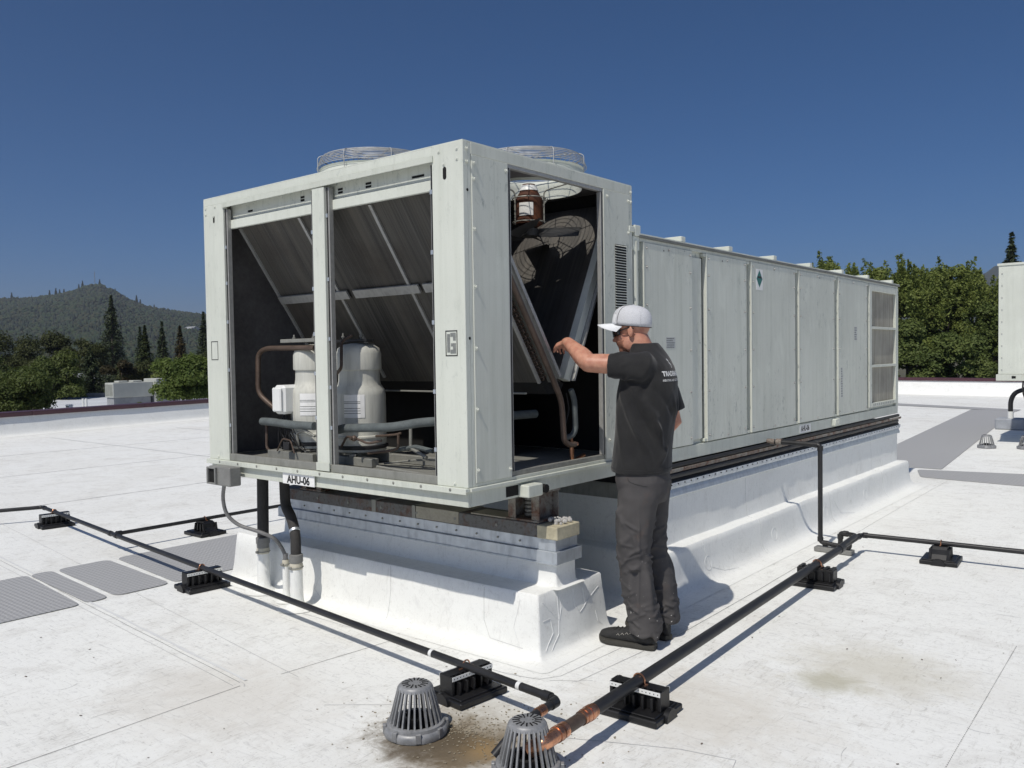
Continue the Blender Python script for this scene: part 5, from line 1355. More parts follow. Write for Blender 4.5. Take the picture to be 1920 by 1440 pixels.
WM = [simple('wood_a', (.026, .042, .016), .95, 0, .4, .05, .4), simple('wood_b', (.036, .041, .019), .95, 0, .4, .05, .4), simple('wood_c', (.021, .037, .017), .95, 0, .4, .05, .4), simple('wood_d', (.017, .027, .018), .95, 0, .4, .05, .4)]
me = np_mesh('hillside_forest', V, F, WM, midx=MI); o = bpy.data.objects.new('hillside_forest', me); COL.objects.link(o); stuff(o); tag(o, 'dark woodland covering the whole hillside', 'forest')
# skyline conifers one can tell apart
for k, (px, hh) in enumerate(((22, 14), (93, 13), (105, 16), (112, 12), (120, 11), (148, 13), (155, 18), (187, 15), (216, 8), (256, 17), (263, 11), (289, 8))):
    q = at1(px, .995); t = thing('conifer_tree', 'tiny conifer standing out on the skyline of the hill', 'tree', (q.x, q.y, q.z-1), 0, 'conifers along the hill skyline')
    hh *= .72; V_, _ = conifer_crown(hh, hh*.24, 300, .8, 500+k); me = np_mesh('crown', V_, np.arange(len(V_)).reshape(-1, 4), [LEAF['needle']]); o = bpy.data.objects.new('crown', me); COL.objects.link(o); o.parent = t
    mb = MB(); mb.cyl((0, 0, 0), (0, 0, hh*.8), .3, 5, .1); mb.build('trunk', BARK, t, local=True)
q = at1(178, 1.0); q.z -= 1
t = thing('radio_mast', 'thin lattice radio mast on the hill top', 'mast', tuple(q)); mb = MB()
for k in range(3): a = 2*pi*k/3; mb.tube([(1.1*cos(a), 1.1*sin(a), 0), (.3*cos(a), .3*sin(a), 22)], .16, 4)
mb.build('legs', GASK, t, local=True)
mb = MB()
for k in range(9):
    z = 1.5+k*2.3; r_ = 1.1-.8*z/22
    for j in range(3): a = 2*pi*j/3; b = 2*pi*(j+1)/3; mb.tube([(r_*cos(a), r_*sin(a), z), (r_*cos(b), r_*sin(b), z+1.2)], .08, 4)
mb.build('lattice', GASK, t, local=True)
mb = MB(); mb.cyl((0, 0, 22), (0, 0, 25.5), .12, 5); mb.lathe((.5, 0, 20), [(.7, 0), (.7, .3)], 10, 'x'); mb.build('antenna', GASK, t, local=True)
q = at1(358, .62); t = thing('hill_house', 'pale house among the trees on the hill shoulder', 'house', (q.x, q.y, q.z)); mb = MB()
mb.box(-9, 9, -5, 5, -3, 5); mb.build('wall', simple('pale_wall', (.42, .42, .40), .8), t, local=True); mb = MB(); mb.extrude([(-6, 5.0), (6, 5.0), (0, 8)], 'x', -10, 10); mb.build('roof', simple('pale_roof', (.32, .33, .34), .7), t, local=True)

# ---------------- neighbour building with its own rooftop unit
def flat(px, dist): 
    q = atD(px, 700, dist); return (q.x, q.y)
NZ = -.42
nb = thing('neighbour_building', 'lower flat roofed building beyond the coping with pale roof', 'building', (*flat(240, 38), GZ))
c0, c1, c2_, c3 = flat(85, 47), flat(420, 50), flat(430, 27), flat(60, 26)
mb = MB(); mb.extrude([c0, c1, c2_, c3], 'z', GZ, NZ); mb.build('wall', simple('grey_wall', (.36, .35, .33), .8), nb)
mb = MB(); mb.extrude([c0, c1, c2_, c3], 'z', NZ+.004, NZ+.05); mb.build('roof', simple('pale_roofing', (.56, .58, .60), .7, 0, .12, .6), nb)
mb = MB(); a, b = Vector((*c0, 0)), Vector((*c1, 0)); d = (b-a).normalized(); n_ = Vector((-d.y, d.x, 0))
mb.extrude([(a.x, a.y), (b.x, b.y), (b.x+n_.x*.3, b.y+n_.y*.3), (a.x+n_.x*.3, a.y+n_.y*.3)], 'z', NZ-.1, NZ+.28); mb.build('parapet', simple('grey_edge', (.17, .175, .18), .7), nb)
sc_ = Vector((CR.x, CR.y, 0)).normalized(); dp_ = Vector((CF.x, CF.y, 0)).normalized()
def obox(mb, o_, a0, a1, b0, b1, z0, z1, bv=.01, rot=0.0):
    M = Matrix.Translation((o_[0], o_[1], 0)) @ Matrix.Rotation(math.atan2(sc_.y, sc_.x)+rot, 4, 'Z'); mb.box(a0, a1, b0, b1, z0, z1, bv, M)
ro = flat(237, 39); t = thing('small_rooftop_unit', 'pale rooftop unit with twin louvred end on the lower roof', 'air handler', (ro[0], ro[1], NZ+.05)); K = 39/FPX
CREAM = simple('cream_casing', (.46, .47, .43), .6, 0, .12, 2)
R_ = .95
mb = MB(); obox(mb, ro, -.66, 1.3, 0, .7, -.02, .66, .02, R_); mb.build('casing', CREAM, t)
mb = MB(); obox(mb, ro, -.60, 1.2, .06, .64, NZ+.05, -.021, .0, R_); mb.build('curb', simple('grey_curb', (.3, .31, .32), .7), t)
mb = MB(); obox(mb, ro, 1.31, 2.6, -.25, .8, .10, .80, .02, R_); mb.build('casing', CREAM, t)
mb = MB(); obox(mb, ro, 1.36, 2.5, -.2, .74, NZ+.05, .098, 0, R_); mb.build('curb', simple('grey_curb_b', (.3, .31, .32), .7), t)
for k in range(2):
    mb = MB(); obox(mb, ro, -.672, -.661, .05+k*.32, .33+k*.32, .06, .58, .0, R_); mb.build('louvre', simple('louvre_grey', (.27, .28, .25), .7), t)
    mb = MB(); obox(mb, ro, -.3+k*.7, .15+k*.7, .15, .55, .661, .74, .02, R_); mb.build('fan_cowl', CREAM, t)
for px in (154, 160):
    q = flat(px, 36); mb = MB(); mb.cyl((q[0], q[1], NZ+.05), (q[0], q[1], NZ+.5), .05, 8); mb.lathe((q[0], q[1], 0), [(.075, NZ+.05), (.075, NZ+.14)], 8); solo('vent_pipe', mb, WHITEPL, 'white vent pipe of a pair on the lower roof', 'vent pipe', 'pair of vent pipes on the lower roof')
q = flat(128, 34); mb = MB(); mb.lathe((q[0], q[1], NZ+.05), [(.12, 0), (.12, .1), (.2, .12), (.2, .16), (.13, .18), (.13, .26), (.17, .27), (.1, .31)], 14); solo('roof_vent', mb, GALV, 'round metal roof vent on the lower roof', 'roof vent')
ro = flat(118, 66); t = thing('white_building', 'small pale flat roofed building among the trees with a vent', 'building', (ro[0], ro[1], GZ))
mb = MB(); obox(mb, ro, -1.2, 1.4, 0, 6, GZ, .1, .02, .3); mb.build('wall', simple('olive_wall', (.20, .20, .16), .8), t)
mb = MB(); obox(mb, ro, -1.5, 1.7, -.4, 6.4, .102, .24, .02, .3); mb.build('roof', simple('bluish_roof', (.50, .54, .56), .6), t)
mb = MB(); q = Vector((ro[0], ro[1], 0))+dp_*1; mb.lathe((q.x, q.y, .24), [(.12, 0), (.12, .3), (.3, .32), (.3, .5), (.1, .55)], 12); mb.build('roof_vent', GALV, t)
ro = flat(140, 64); t = thing('gabled_shed', 'little pale gabled shed beside the flat roofed building', 'shed', (ro[0], ro[1], GZ))
mb = MB(); obox(mb, ro, -.9, .9, 0, 3, GZ, .25, .02, .3); mb.build('wall', simple('pale_shed', (.40, .41, .40), .8), t)
M = Matrix.Translation((ro[0], ro[1], 0)) @ Matrix.Rotation(math.atan2(sc_.y, sc_.x)+.3, 4, 'Z'); mb = MB(); mb.extrude([(-1.1, .25), (1.1, .25), (0, .75)], 'y', -.2, 3.2); mb.v = [tuple(M @ Vector(v)) for v in mb.v]; mb.build('roof', simple('shed_roof', (.45, .46, .46), .7), t)
# ================================================================== the technician
PB = Vector((.43, 1.03, .003)); PFd = Vector((-.96, -.28, 0)).normalized(); PL = Vector((0, 0, 1)).cross(PFd)
def L3(a, b, z): return PB + PFd*a + PL*b + Vector((0, 0, z))          # forward, left, up
person = thing('person', 'technician in grey cap, black T-shirt and grey work trousers reaching into the open unit', 'person', tuple(PB))
def loft(mb, rings, seg=24, caps=True):
    """rings: (centre, axis_u, axis_v, ru, rv)"""
    prev = None; first = None
    for c, u, v, ru, rv in rings:
        n = len(mb.v)
        for k in range(seg):
            a = 2*pi*k/seg; ca, sa = cos(a), sin(a); e = .86
            x = math.copysign(abs(ca)**e, ca)*ru; y = math.copysign(abs(sa)**e, sa)*rv
            mb.v.append(tuple(c+u*x+v*y))
        if prev is not None: mb.bridge(prev, n, seg)
        else: first = n
        prev = n
    if caps: mb.face([first+k for k in range(seg)][::-1]); mb.face([prev+k for k in range(seg)])
def torso(mb, rows, seg=32): loft(mb, [(L3(a, b, z), PFd, PL, ru, rv) for a, b, z, ru, rv in rows], seg)
def ell(mb, c, u, v, w_, ru, rv, rw, seg=20, rg=14):
    n0 = len(mb.v)
    for i in range(1, rg):
        th_ = pi*i/rg
        for k in range(seg):
            a = 2*pi*k/seg; mb.v.append(tuple(c+u*(ru*sin(th_)*cos(a))+v*(rv*sin(th_)*sin(a))+w_*(rw*cos(th_))))
    t = len(mb.v); mb.v += [tuple(c+w_*rw), tuple(c-w_*rw)]
    for i in range(rg-2): mb.bridge(n0+i*seg, n0+(i+1)*seg, seg)
    for k in range(seg):
        mb.face((t, n0+k, n0+(k+1) % seg), True); l = n0+(rg-2)*seg; mb.face((t+1, l+(k+1) % seg, l+k), True)
def remeshed(mb, vox, smooth=4, name='m'):
    me = bpy.data.meshes.new(name); me.from_pydata(mb.v, [], mb.f); me.update()
    bm = bmesh.new(); bm.from_mesh(me); bmesh.ops.recalc_face_normals(bm, faces=bm.faces); bm.to_mesh(me); bm.free()
    o = bpy.data.objects.new('tmp', me); COL.objects.link(o)
    r = o.modifiers.new('r', 'REMESH'); r.mode = 'VOXEL'; r.voxel_size = vox; r.use_smooth_shade = True
    s_ = o.modifiers.new('s', 'SMOOTH'); s_.iterations = smooth; s_.factor = .5
    dg = bpy.context.evaluated_depsgraph_get(); out = bpy.data.meshes.new_from_object(o.evaluated_get(dg)); bpy.data.objects.remove(o)
    out.polygons.foreach_set('use_smooth', np.ones(len(out.polygons), dtype=bool)); out.name = name
    return out
def vco(me):
    a = np.empty(len(me.vertices)*3, dtype=np.float32); me.vertices.foreach_get('co', a); b = np.empty_like(a); me.vertices.foreach_get('normal', b)
    return a.reshape(-1, 3).astype(np.float64), b.reshape(-1, 3).astype(np.float64)
def setco(me, P): me.vertices.foreach_set('co', P.astype(np.float32).ravel()); me.update()
def folds(me, segs, extra=None, AMP=1.7):
    """segs: (A, B, amplitude, width)"""
    P, N = vco(me); d = np.zeros(len(P))
    for A, B, amp, wd in segs:
        A = np.array(A); B = np.array(B); AB = B-A; t = np.clip(((P-A)@AB)/(AB@AB), 0, 1); q = A+t[:, None]*AB
        dist = np.linalg.norm(P-q, axis=1); d += AMP*amp*np.exp(-(dist/wd)**2)*np.sin(np.pi*np.clip(.12+.76*t, 0, 1))
    if extra is not None: d += extra(P)
    setco(me, P+N*d[:, None])
def nz(P, sx, sy, sz, seed): return np.array([noise.noise(Vector((p[0]*sx+seed, p[1]*sy, p[2]*sz))) for p in P])
UP = Vector((0, 0, 1))
# joints
ShL = L3(.0, .185, 1.565); ElL = L3(.275, .20, 1.580); WrL = Vector((.025, .84, 1.700)); HdL = Vector((-.055, .885, 1.698))
ShR = L3(-.02, -.185, 1.545); ElR = L3(-.105, -.225, 1.225); WrR = L3(.10, -.22, 1.06)
HeadC = L3(.085, .0, 1.758); hp = radians(10)
HF = (PFd*cos(hp) - UP*sin(hp)).normalized(); HL = PL.copy(); HU = HF.cross(HL)*1.0
def Hd(a, b, c): return HeadC + HF*a + HL*b + HU*c
# ---------------- body: one continuous mesh
mb = MB()
torso(mb, [(.02, 0, .90, .12, .155), (.02, 0, 1.05, .125, .155), (.0, 0, 1.25, .125, .165), (-.01, 0, 1.42, .125, .175), (-.01, 0, 1.52, .11, .185), (-.005, 0, 1.585, .085, .15), (.0, 0, 1.63, .070, .080), (.035, 0, 1.68, .066, .067), (.06, 0, 1.74, .062, .063)])
ell(mb, Hd(-.012, 0, .038), HF, HL, HU, .104, .079, .098)                      # skull
ell(mb, Hd(.030, 0, -.045), HF, HL, HU, .070, .060, .078)                      # face
ell(mb, Hd(.052, 0, -.098), HF, HL, HU, .040, .040, .030)                      # chin
ell(mb, Hd(.012, .048, -.070), HF, HL, HU, .050, .018, .045); ell(mb, Hd(.012, -.048, -.070), HF, HL, HU, .050, .018, .045)
ell(mb, Hd(.092, 0, -.020), HF, HL, HU, .016, .011, .024); ell(mb, Hd(.104, 0, -.034), HF, HL, HU, .017, .016, .012)   # nose
ell(mb, Hd(.078, 0, .018), HF, HL, HU, .022, .055, .012)                        # brow
ell(mb, Hd(.082, 0, -.066), HF, HL, HU, .012, .024, .007); ell(mb, Hd(.080, 0, -.079), HF, HL, HU, .012, .021, .007)   # lips
for s_ in (1, -1):
    ell(mb, Hd(-.012, s_*.082, -.012), HF, HL, HU, .017, .008, .032); ell(mb, Hd(-.020, s_*.087, -.004), HF, HL, HU, .010, .006, .026); ell(mb, Hd(.055, s_*.045, -.028), HF, HL, HU, .02, .018, .022)
def limb(mb, pts, seg=18):
    P = [Vector(p[0]) for p in pts]; u = None; rings = []
    for i, (c, r, *e) in enumerate(pts):
        t = (P[min(i+1, len(P)-1)]-P[max(i-1, 0)]).normalized()
        if u is None: u = t.orthogonal().normalized()
        u = (u-t*u.dot(t)).normalized(); v = t.cross(u); rings.append((Vector(c), u, v, r, r))
    loft(mb, rings, seg)
ml = lambda a, b, t: Vector(a).lerp(Vector(b), t)
limb(mb, [(ml(ShL, ElL, -.15), .050), (ShL, .054), (ml(ShL, ElL, .35), .054), (ml(ShL, ElL, .75), .052), (ElL, .049), (ml(ElL, WrL, .12), .052), (ml(ElL, WrL, .35), .051), (ml(ElL, WrL, .7), .040), (WrL, .032), (ml(WrL, HdL, .25), .031)])
ell(mb, ElL-UP*.012+PFd*.012, PFd, PL, UP, .035, .034, .036)
limb(mb, [(ml(ShR, ElR, -.1), .050), (ShR, .054), (ml(ShR, ElR, .4), .054), (ElR, .042), (ml(ElR, WrR, .3), .044), (ml(ElR, WrR, .75), .034), (WrR, .028)])
# left hand: palm and five fingers curling over the coil channel
def hand(W_, fw, side, nrm, curl, thumb_in=1):
    fw = fw.normalized(); nrm = (nrm-fw*nrm.dot(fw)).normalized(); sd = fw.cross(nrm)*side
    K = W_+fw*.082
    limb(mb, [(W_-fw*.02, .027), (W_+fw*.01, .026)], 14)
    n_ = []
    loft(mb, [(W_+fw*.0, sd, nrm, .030, .020), (W_+fw*.03, sd, nrm, .038, .020), (W_+fw*.06, sd, nrm, .043, .017), (W_+fw*.088, sd, nrm, .041, .014)], 18)
    for k, (off, ln, cu) in enumerate(((.035, .074, .9), (.012, .084, .98), (-.012, .078, 1.08), (-.034, .062, 1.2))):
        p = K+sd*off-fw*.004; d = fw.copy(); pts = [(p-fw*.02, .0085), (p, .0088)]; ang = 0
        for j, seg_ in enumerate((.42, .32, .26)):
            ang += curl*cu*(.55 if j == 0 else .8); dd = fw*cos(ang)-nrm*sin(ang); p = p+dd*(ln*seg_); pts.append((p, .0084-.0009*j))
        limb(mb, pts, 10)
    p = W_+fw*.028+sd*.030*thumb_in; dirs = (sd*.75*thumb_in+fw*.55-nrm*.25).normalized()
    pts = [(p-dirs*.01, .0125), (p+dirs*.026, .0115)]; d2 = (sd*.25*thumb_in+fw*.85-nrm*.55).normalized(); pts += [(p+dirs*.026+d2*.026, .0105), (p+dirs*.026+d2*.046+(-nrm)*.008, .0085)]; limb(mb, pts, 10)
hand(ml(WrL, HdL, .1), (HdL-WrL)+Vector((-.02, .02, -.004)), 1, Vector((.25, -.35, .9)), .95, -1)
hand(WrR, (WrR-ElR), -1, -PL, .5, 1)
for s_, kx in ((1, .0), (-1, .0)):
    hip = L3(.02, s_*.095, .92); kn = L3(.05 if s_ > 0 else .0, s_*.115, .50); an = L3(-.02 if s_ > 0 else -.06, s_*(.11), .10)
    limb(mb, [(hip+UP*.03, .07), (hip, .072), (ml(hip, kn, .5), .068), (kn, .055), (ml(kn, an, .3), .055), (an, .036), (an-UP*.05, .036)])
body = remeshed(mb, .0052, 3, 'body')
t = NT('skin'); n1 = t.noise(t.co, 26, 4); n2 = t.noise(t.co, 160, 2)
col = t.mix(t.ramp(n1, .35, .7), srgb(196, 146, 122), srgb(172, 116, 96)); t.b.inputs['Subsurface Weight'].default_value = .12; t.b.inputs['Subsurface Radius'].default_value = (.012, .005, .003); t.b.inputs['Subsurface Scale'].default_value = .3; t.bump(n2, .15, .001); SKIN = t.out(col, .48, 0, .4)
STUB = simple('stubble_skin', srgb(138, 96, 78), .6, 0, .25, 60, 300)
LIPS = simple('lips', srgb(150, 84, 72), .5, 0, .1)
P, N = vco(body); HCv = np.array(HeadC); rel = P-HCv; ha = rel@np.array(HF); hb = rel@np.array(HL); hc = rel@np.array(HU)
# jaw crease, eye sockets, mouth line
d = -.006*np.exp(-(((ha-.082)/.02)**2+((np.abs(hb)-.03)/.014)**2+((hc-.0)/.011)**2)) - .004*np.exp(-(((ha-.09)/.02)**2+(hb/.03)**2+((hc+.0725)/.0022)**2))
P = P+N*d[:, None]; setco(body, P)
body.materials.append(SKIN); body.materials.append(STUB); body.materials.append(LIPS)
pc = np.empty(len(body.polygons)*3, dtype=np.float32); body.polygons.foreach_get('center', pc); pc = pc.reshape(-1, 3)-HCv; ha, hb, hc = pc@np.array(HF), pc@np.array(HL), pc@np.array(HU)
mi = np.zeros(len(pc), dtype=np.int32)
jit = np.array([noise.noise(Vector((p[0]*90, p[1]*90, p[2]*90))) for p in pc[:]])*.008 if len(pc) < 400000 else 0
mi[(ha > .03+jit) & (hc < -.052+jit) & (hc > -.15) & (np.abs(hb) < .06)] = 1
mi[(ha > .076) & (hc < -.060) & (hc > -.086) & (np.abs(hb) < .022)] = 2
body.polygons.foreach_set('material_index', mi)
obj_from_mesh('body', body, None, person)
# ---------------- T-shirt
mb = MB()
torso(mb, [(.035, 0, .965, .163, .20), (.035, 0, .985, .164, .20), (.03, 0, 1.06, .160, .197), (.02, 0, 1.16, .158, .196), (.008, 0, 1.28, .160, .203), (-.004, 0, 1.40, .163, .212), (-.012, 0, 1.48, .155, .216), (-.014, 0, 1.555, .132, .210), (-.012, 0, 1.60, .110, .178), (-.004, 0, 1.638, .092, .122), (.006, 0, 1.668, .080, .088), (.014, 0, 1.684, .074, .077)], 40)
limb(mb, [(L3(-.02, .10, 1.50), .10), (ml(ShL, ElL, -.05)+UP*-.005, .086), (ml(ShL, ElL, .25)-UP*.008, .076), (ml(ShL, ElL, .50)-UP*.008, .067), (ml(ShL, ElL, .58)-UP*.008, .066)], 24)
limb(mb, [(L3(-.02, -.10, 1.49), .10), (ShR, .086), (ml(ShR, ElR, .4), .078), (ml(ShR, ElR, .80), .079)], 22)
shirt = remeshed(mb, .0062, 7, 'tshirt')
rs_ = random.Random(5)
def Lp(a, b, z): return tuple(L3(a, b, z))
F_ = [(Lp(.05, .20, 1.47), Lp(-.10, .17, 1.28), .010, .016), (Lp(.02, .21, 1.44), Lp(-.13, .14, 1.16), .009, .016), (Lp(.10, .17, 1.42), Lp(-.02, .21, 1.12), .008, .018),
      (Lp(-.04, .20, 1.38), Lp(-.15, .10, 1.06), .008, .015), (Lp(.06, .20, 1.30), Lp(-.10, .18, 1.00), .006, .018), (Lp(.12, .13, 1.30), Lp(.08, .18, 1.02), .007, .02),
      (Lp(-.13, .10, 1.46), Lp(-.17, -.02, 1.24), .007, .016), (Lp(-.12, -.06, 1.50), Lp(-.18, -.02, 1.20), .006, .02), (Lp(-.10, .14, 1.545), Lp(-.12, -.05, 1.55), .005, .02),
      (Lp(.0, .24, 1.53), Lp(.08, .22, 1.48), .007, .012), (Lp(.0, .27, 1.60), Lp(.10, .28, 1.55), .006, .012), (Lp(.05, .20, 1.64), Lp(.14, .24, 1.62), .005, .012), (Lp(.07, .16, 1.52), Lp(.16, .16, 1.50), .006, .014),
      (Lp(-.13, .06, 1.10), Lp(-.10, .17, 1.0), .006, .018), (Lp(.0, .2, 1.10), Lp(-.05, .2, .98), .005, .02), (Lp(-.06, .19, 1.55), Lp(-.03, .21, 1.40), -.008, .02), (Lp(-.09, .18, 1.43), Lp(-.155, .06, 1.30), -.007, .016),
      (Lp(.02, .21, 1.36), Lp(-.12, .16, 1.10), -.006, .015)]
folds(shirt, F_, lambda P: .006*nz(P, 8, 8, 4, 1)+.002*nz(P, 24, 24, 10, 4), 2.3)
t = NT('black_cotton'); n1 = t.noise(t.co, 8, 4); n2 = t.noise(t.co, 420, 2); col = t.mix(t.ramp(n1, .35, .7), (.016, .016, .017), (.025, .025, .025)); t.bump(n2, .25, .001); t.b.inputs['Sheen Weight'].default_value = .12; t.b.inputs['Sheen Roughness'].default_value = .5
SHIRT = t.out(col, .85, 0, .2)
so_ = obj_from_mesh('tshirt', shirt, SHIRT, person)
# hem stitch lines
P, N = vco(shirt)
bvS = BVHTree.FromPolygons([Vector(p) for p in P], [tuple(p.vertices) for p in shirt.polygons])
def ring_on(bv, zc, cen, off, r, n=60):
    out = []
    for k in range(n+1):
        a = 2*pi*k/n; d = PFd*cos(a)+PL*sin(a); h, nn, i, dd = bv.ray_cast(cen+d*.6, -d)
        if h: out.append(h+nn*off)
    mbx = MB(); mbx.tube(out, r, 5, caps=False); return mbx
HEM = simple('hem_thread', (.028, .028, .028), .9)
ring_on(bvS, .99, L3(.03, 0, .992), .0002, .0014).build('hem_stitch', HEM, so_)
# lettering laid onto the back of the shirt
def shirt_text(body_, size, cz, cb, sx, bold, space=1.0, shear=0.0):
    cu = bpy.data.curves.new('t', 'FONT'); cu.body = body_; cu.size = size; cu.align_x = 'CENTER'; cu.align_y = 'CENTER'; cu.offset = bold; cu.space_character = space; cu.shear = shear; cu.resolution_u = 3
    o = bpy.data.objects.new('t', cu); COL.objects.link(o); dg = bpy.context.evaluated_depsgraph_get(); me = bpy.data.meshes.new_from_object(o.evaluated_get(dg)); bpy.data.objects.remove(o)
    bm = bmesh.new(); bm.from_mesh(me); bmesh.ops.triangulate(bm, faces=bm.faces); bmesh.ops.subdivide_edges(bm, edges=[e for e in bm.edges if e.calc_length() > size*.25], cuts=2); 
    for v in bm.verts:
        q = L3(-.6, cb - v.co.x*sx, cz + v.co.y); h, nn, i, dd = bvS.ray_cast(q, PFd)
        if h is None:
            h, nn, i, dd = bvS.find_nearest(q+PFd*.5)
        v.co = h+nn*.0013
    bm.to_mesh(me); bm.free(); return me
SPR = simple('shirt_print', (.70, .70, .68), .7, 0, .1, 40)
for bt, sz, cz, sx, bo, sp_, sh in (('TRADEMARK', .036, 1.515, 1.0, .0016, 1.05, 0), ('HEATING AIR CONDITIONING', .0165, 1.480, .92, .0004, 1.12, .2)):
    obj_from_mesh('shirt_lettering', shirt_text(bt, sz, cz, .045, sx, bo, sp_, sh), SPR, so_)
# small torch like emblem above the lettering
bm = bmesh.new()
em = [(.0, .075), (.012, .060), (.006, .055), (.016, .040), (.008, .020), (.004, .022), (.009, .038), (-.002, .048), (.004, .056), (-.006, .066)]
vs_ = [bm.verts.new((x, y, 0)) for x, y in em]; bm.faces.new(vs_); bmesh.ops.triangulate(bm, faces=bm.faces)
for v in bm.verts:
    h, nn, i, dd = bvS.ray_cast(L3(-.6, .05-v.co.x*1.3, 1.525+v.co.y), PFd)
    v.co = (h+nn*.0014) if h else v.co
me = bpy.data.meshes.new('shirt_emblem'); bm.to_mesh(me); bm.free(); obj_from_mesh('shirt_emblem', me, SPR, so_)
# ---------------- trousers
mb = MB()
torso(mb, [(.02, 0, .80, .12, .16), (.022, 0, .86, .142, .188), (.026, 0, .92, .150, .194), (.03, 0, .97, .146, .186), (.03, 0, 1.03, .138, .174)], 32)
LEGS = {1: [(.02, .080, .95, .085), (.022, .088, .91, .106), (.028, .098, .84, .112), (.040, .104, .72, .102), (.052, .110, .60, .093), (.060, .114, .50, .088), (.036, .116, .38, .085), (.008, .116, .26, .082), (-.012, .115, .15, .085), (-.012, .115, .11, .090), (-.006, .115, .085, .088)],
        -1: [(.01, -.080, .95, .085), (.01, -.088, .91, .106), (.01, -.100, .84, .108), (.012, -.108, .72, .099), (.014, -.114, .60, .090), (.012, -.120, .50, .085), (-.020, -.122, .38, .082), (-.045, -.122, .26, .080), (-.062, -.120, .15, .083), (-.062, -.120, .11, .088), (-.058, -.12, .085, .086)]}
for s_ in (1, -1): loft(mb, [(L3(a, b, z), PFd, PL, r*1.02, r*.95) for a, b, z, r in LEGS[s_]], 28)
tr = remeshed(mb, .0055, 5, 'trousers')
F_ = []
for s_ in (1, -1):
    rows = LEGS[s_]
    def axis(z):
        zs = [r[2] for r in rows][::-1]; return np.interp(z, zs, [r[0] for r in rows][::-1]), np.interp(z, zs, [r[1] for r in rows][::-1]), np.interp(z, zs, [r[3] for r in rows][::-1])
    def on(z, ang):
        a, b, r = axis(z); return tuple(L3(a+r*cos(ang), b+s_*r*sin(ang)*.95, z))
    rr = random.Random(20+s_)
    for k in range(30):                                   # ankle stack
        z = .06+rr.random()**1.4*.24; a0 = rr.uniform(-3.1, 3.1); F_.append((on(z, a0), on(z+rr.uniform(-.05, .05), a0+rr.uniform(.5, 1.3)), rr.uniform(.006, .013), .0085))
    for k in range(34):                                   # knee creases
        z = .52+rr.gauss(0, .08); a0 = rr.uniform(-3.1, 3.1); F_.append((on(z, a0), on(z+rr.uniform(-.06, .05), a0+rr.uniform(.5, 1.1)), rr.uniform(.004, .010), .009))
    for k in range(9):                                    # thigh drag lines
        z = rr.uniform(.62, .86); a0 = rr.uniform(-1.5, 2.2); F_.append((on(z, a0), on(z-rr.uniform(.05, .16), a0+rr.uniform(-.7, .7)), rr.uniform(.004, .008), .014))
    F_.append((on(.40, .2), on(.14, .35), .008, .02)); F_.append((on(.42, 1.4), on(.18, 1.2), .006, .02)); F_.append((on(.45, 2.6), on(.2, 2.3), .010, .02))
F_.append((Lp(.0, .19, .86), Lp(.01, .20, .10), .004, .006))
folds(tr, F_, lambda P: .007*nz(P, 10, 10, 9, 2)+.002*nz(P, 26, 26, 24, 7), 2.0)
t = NT('grey_work_cotton'); n1 = t.noise(t.co, 5, 5); n2 = t.noise(t.co, 380, 2); n3 = t.noise(t.co, 75, 2); n4 = t.noise(t.co, 9, 2)
col = t.mix(t.ramp(n1, .35, .7), (.080, .076, .075), (.056, .054, .056)); col = t.mix(t.ramp(n4, .6, .75, 0, .4), col, (.12, .085, .07))
sepz = t.n('ShaderNodeSeparateXYZ'); t.l(t.co, sepz.inputs[0])
mk = t.math('MULTIPLY', t.ramp(n3, .715, .74), t.ramp(sepz.outputs[2], .62, .2)); col = t.mix(mk, col, (.6, .58, .55)); t.bump(n2, .3, .001); TROU = t.out(col, .85, 0, .2)
to_ = obj_from_mesh('trousers', tr, TROU, person)
P, N = vco(tr); bvT = BVHTree.FromPolygons([Vector(p) for p in P], [tuple(p.vertices) for p in tr.polygons])
def drapeT(pts, r, name):
    out = []
    for a, b, z in pts:
        q = L3(a, b, z); h, nn, i, dd = bvT.find_nearest(q)
        if h: out.append(h+nn*.0006)
    mbx = MB(); mbx.tube(out, r, 5); mbx.build(name, HEM, to_)
drapeT([(.075-.007*k, .23, .955-.055*(k/20)**.5) for k in range(21)], .0016, 'pocket_edge')
mbx = MB(); 
def quad_on(pts, name):
    V_ = []
    for a, b, z in pts:
        h, nn, i, dd = bvT.find_nearest(L3(a, b, z)); V_.append(tuple(h+nn*.004))
    m2 = MB(); m2.quad(*V_); return m2.build(name, TROU, to_)
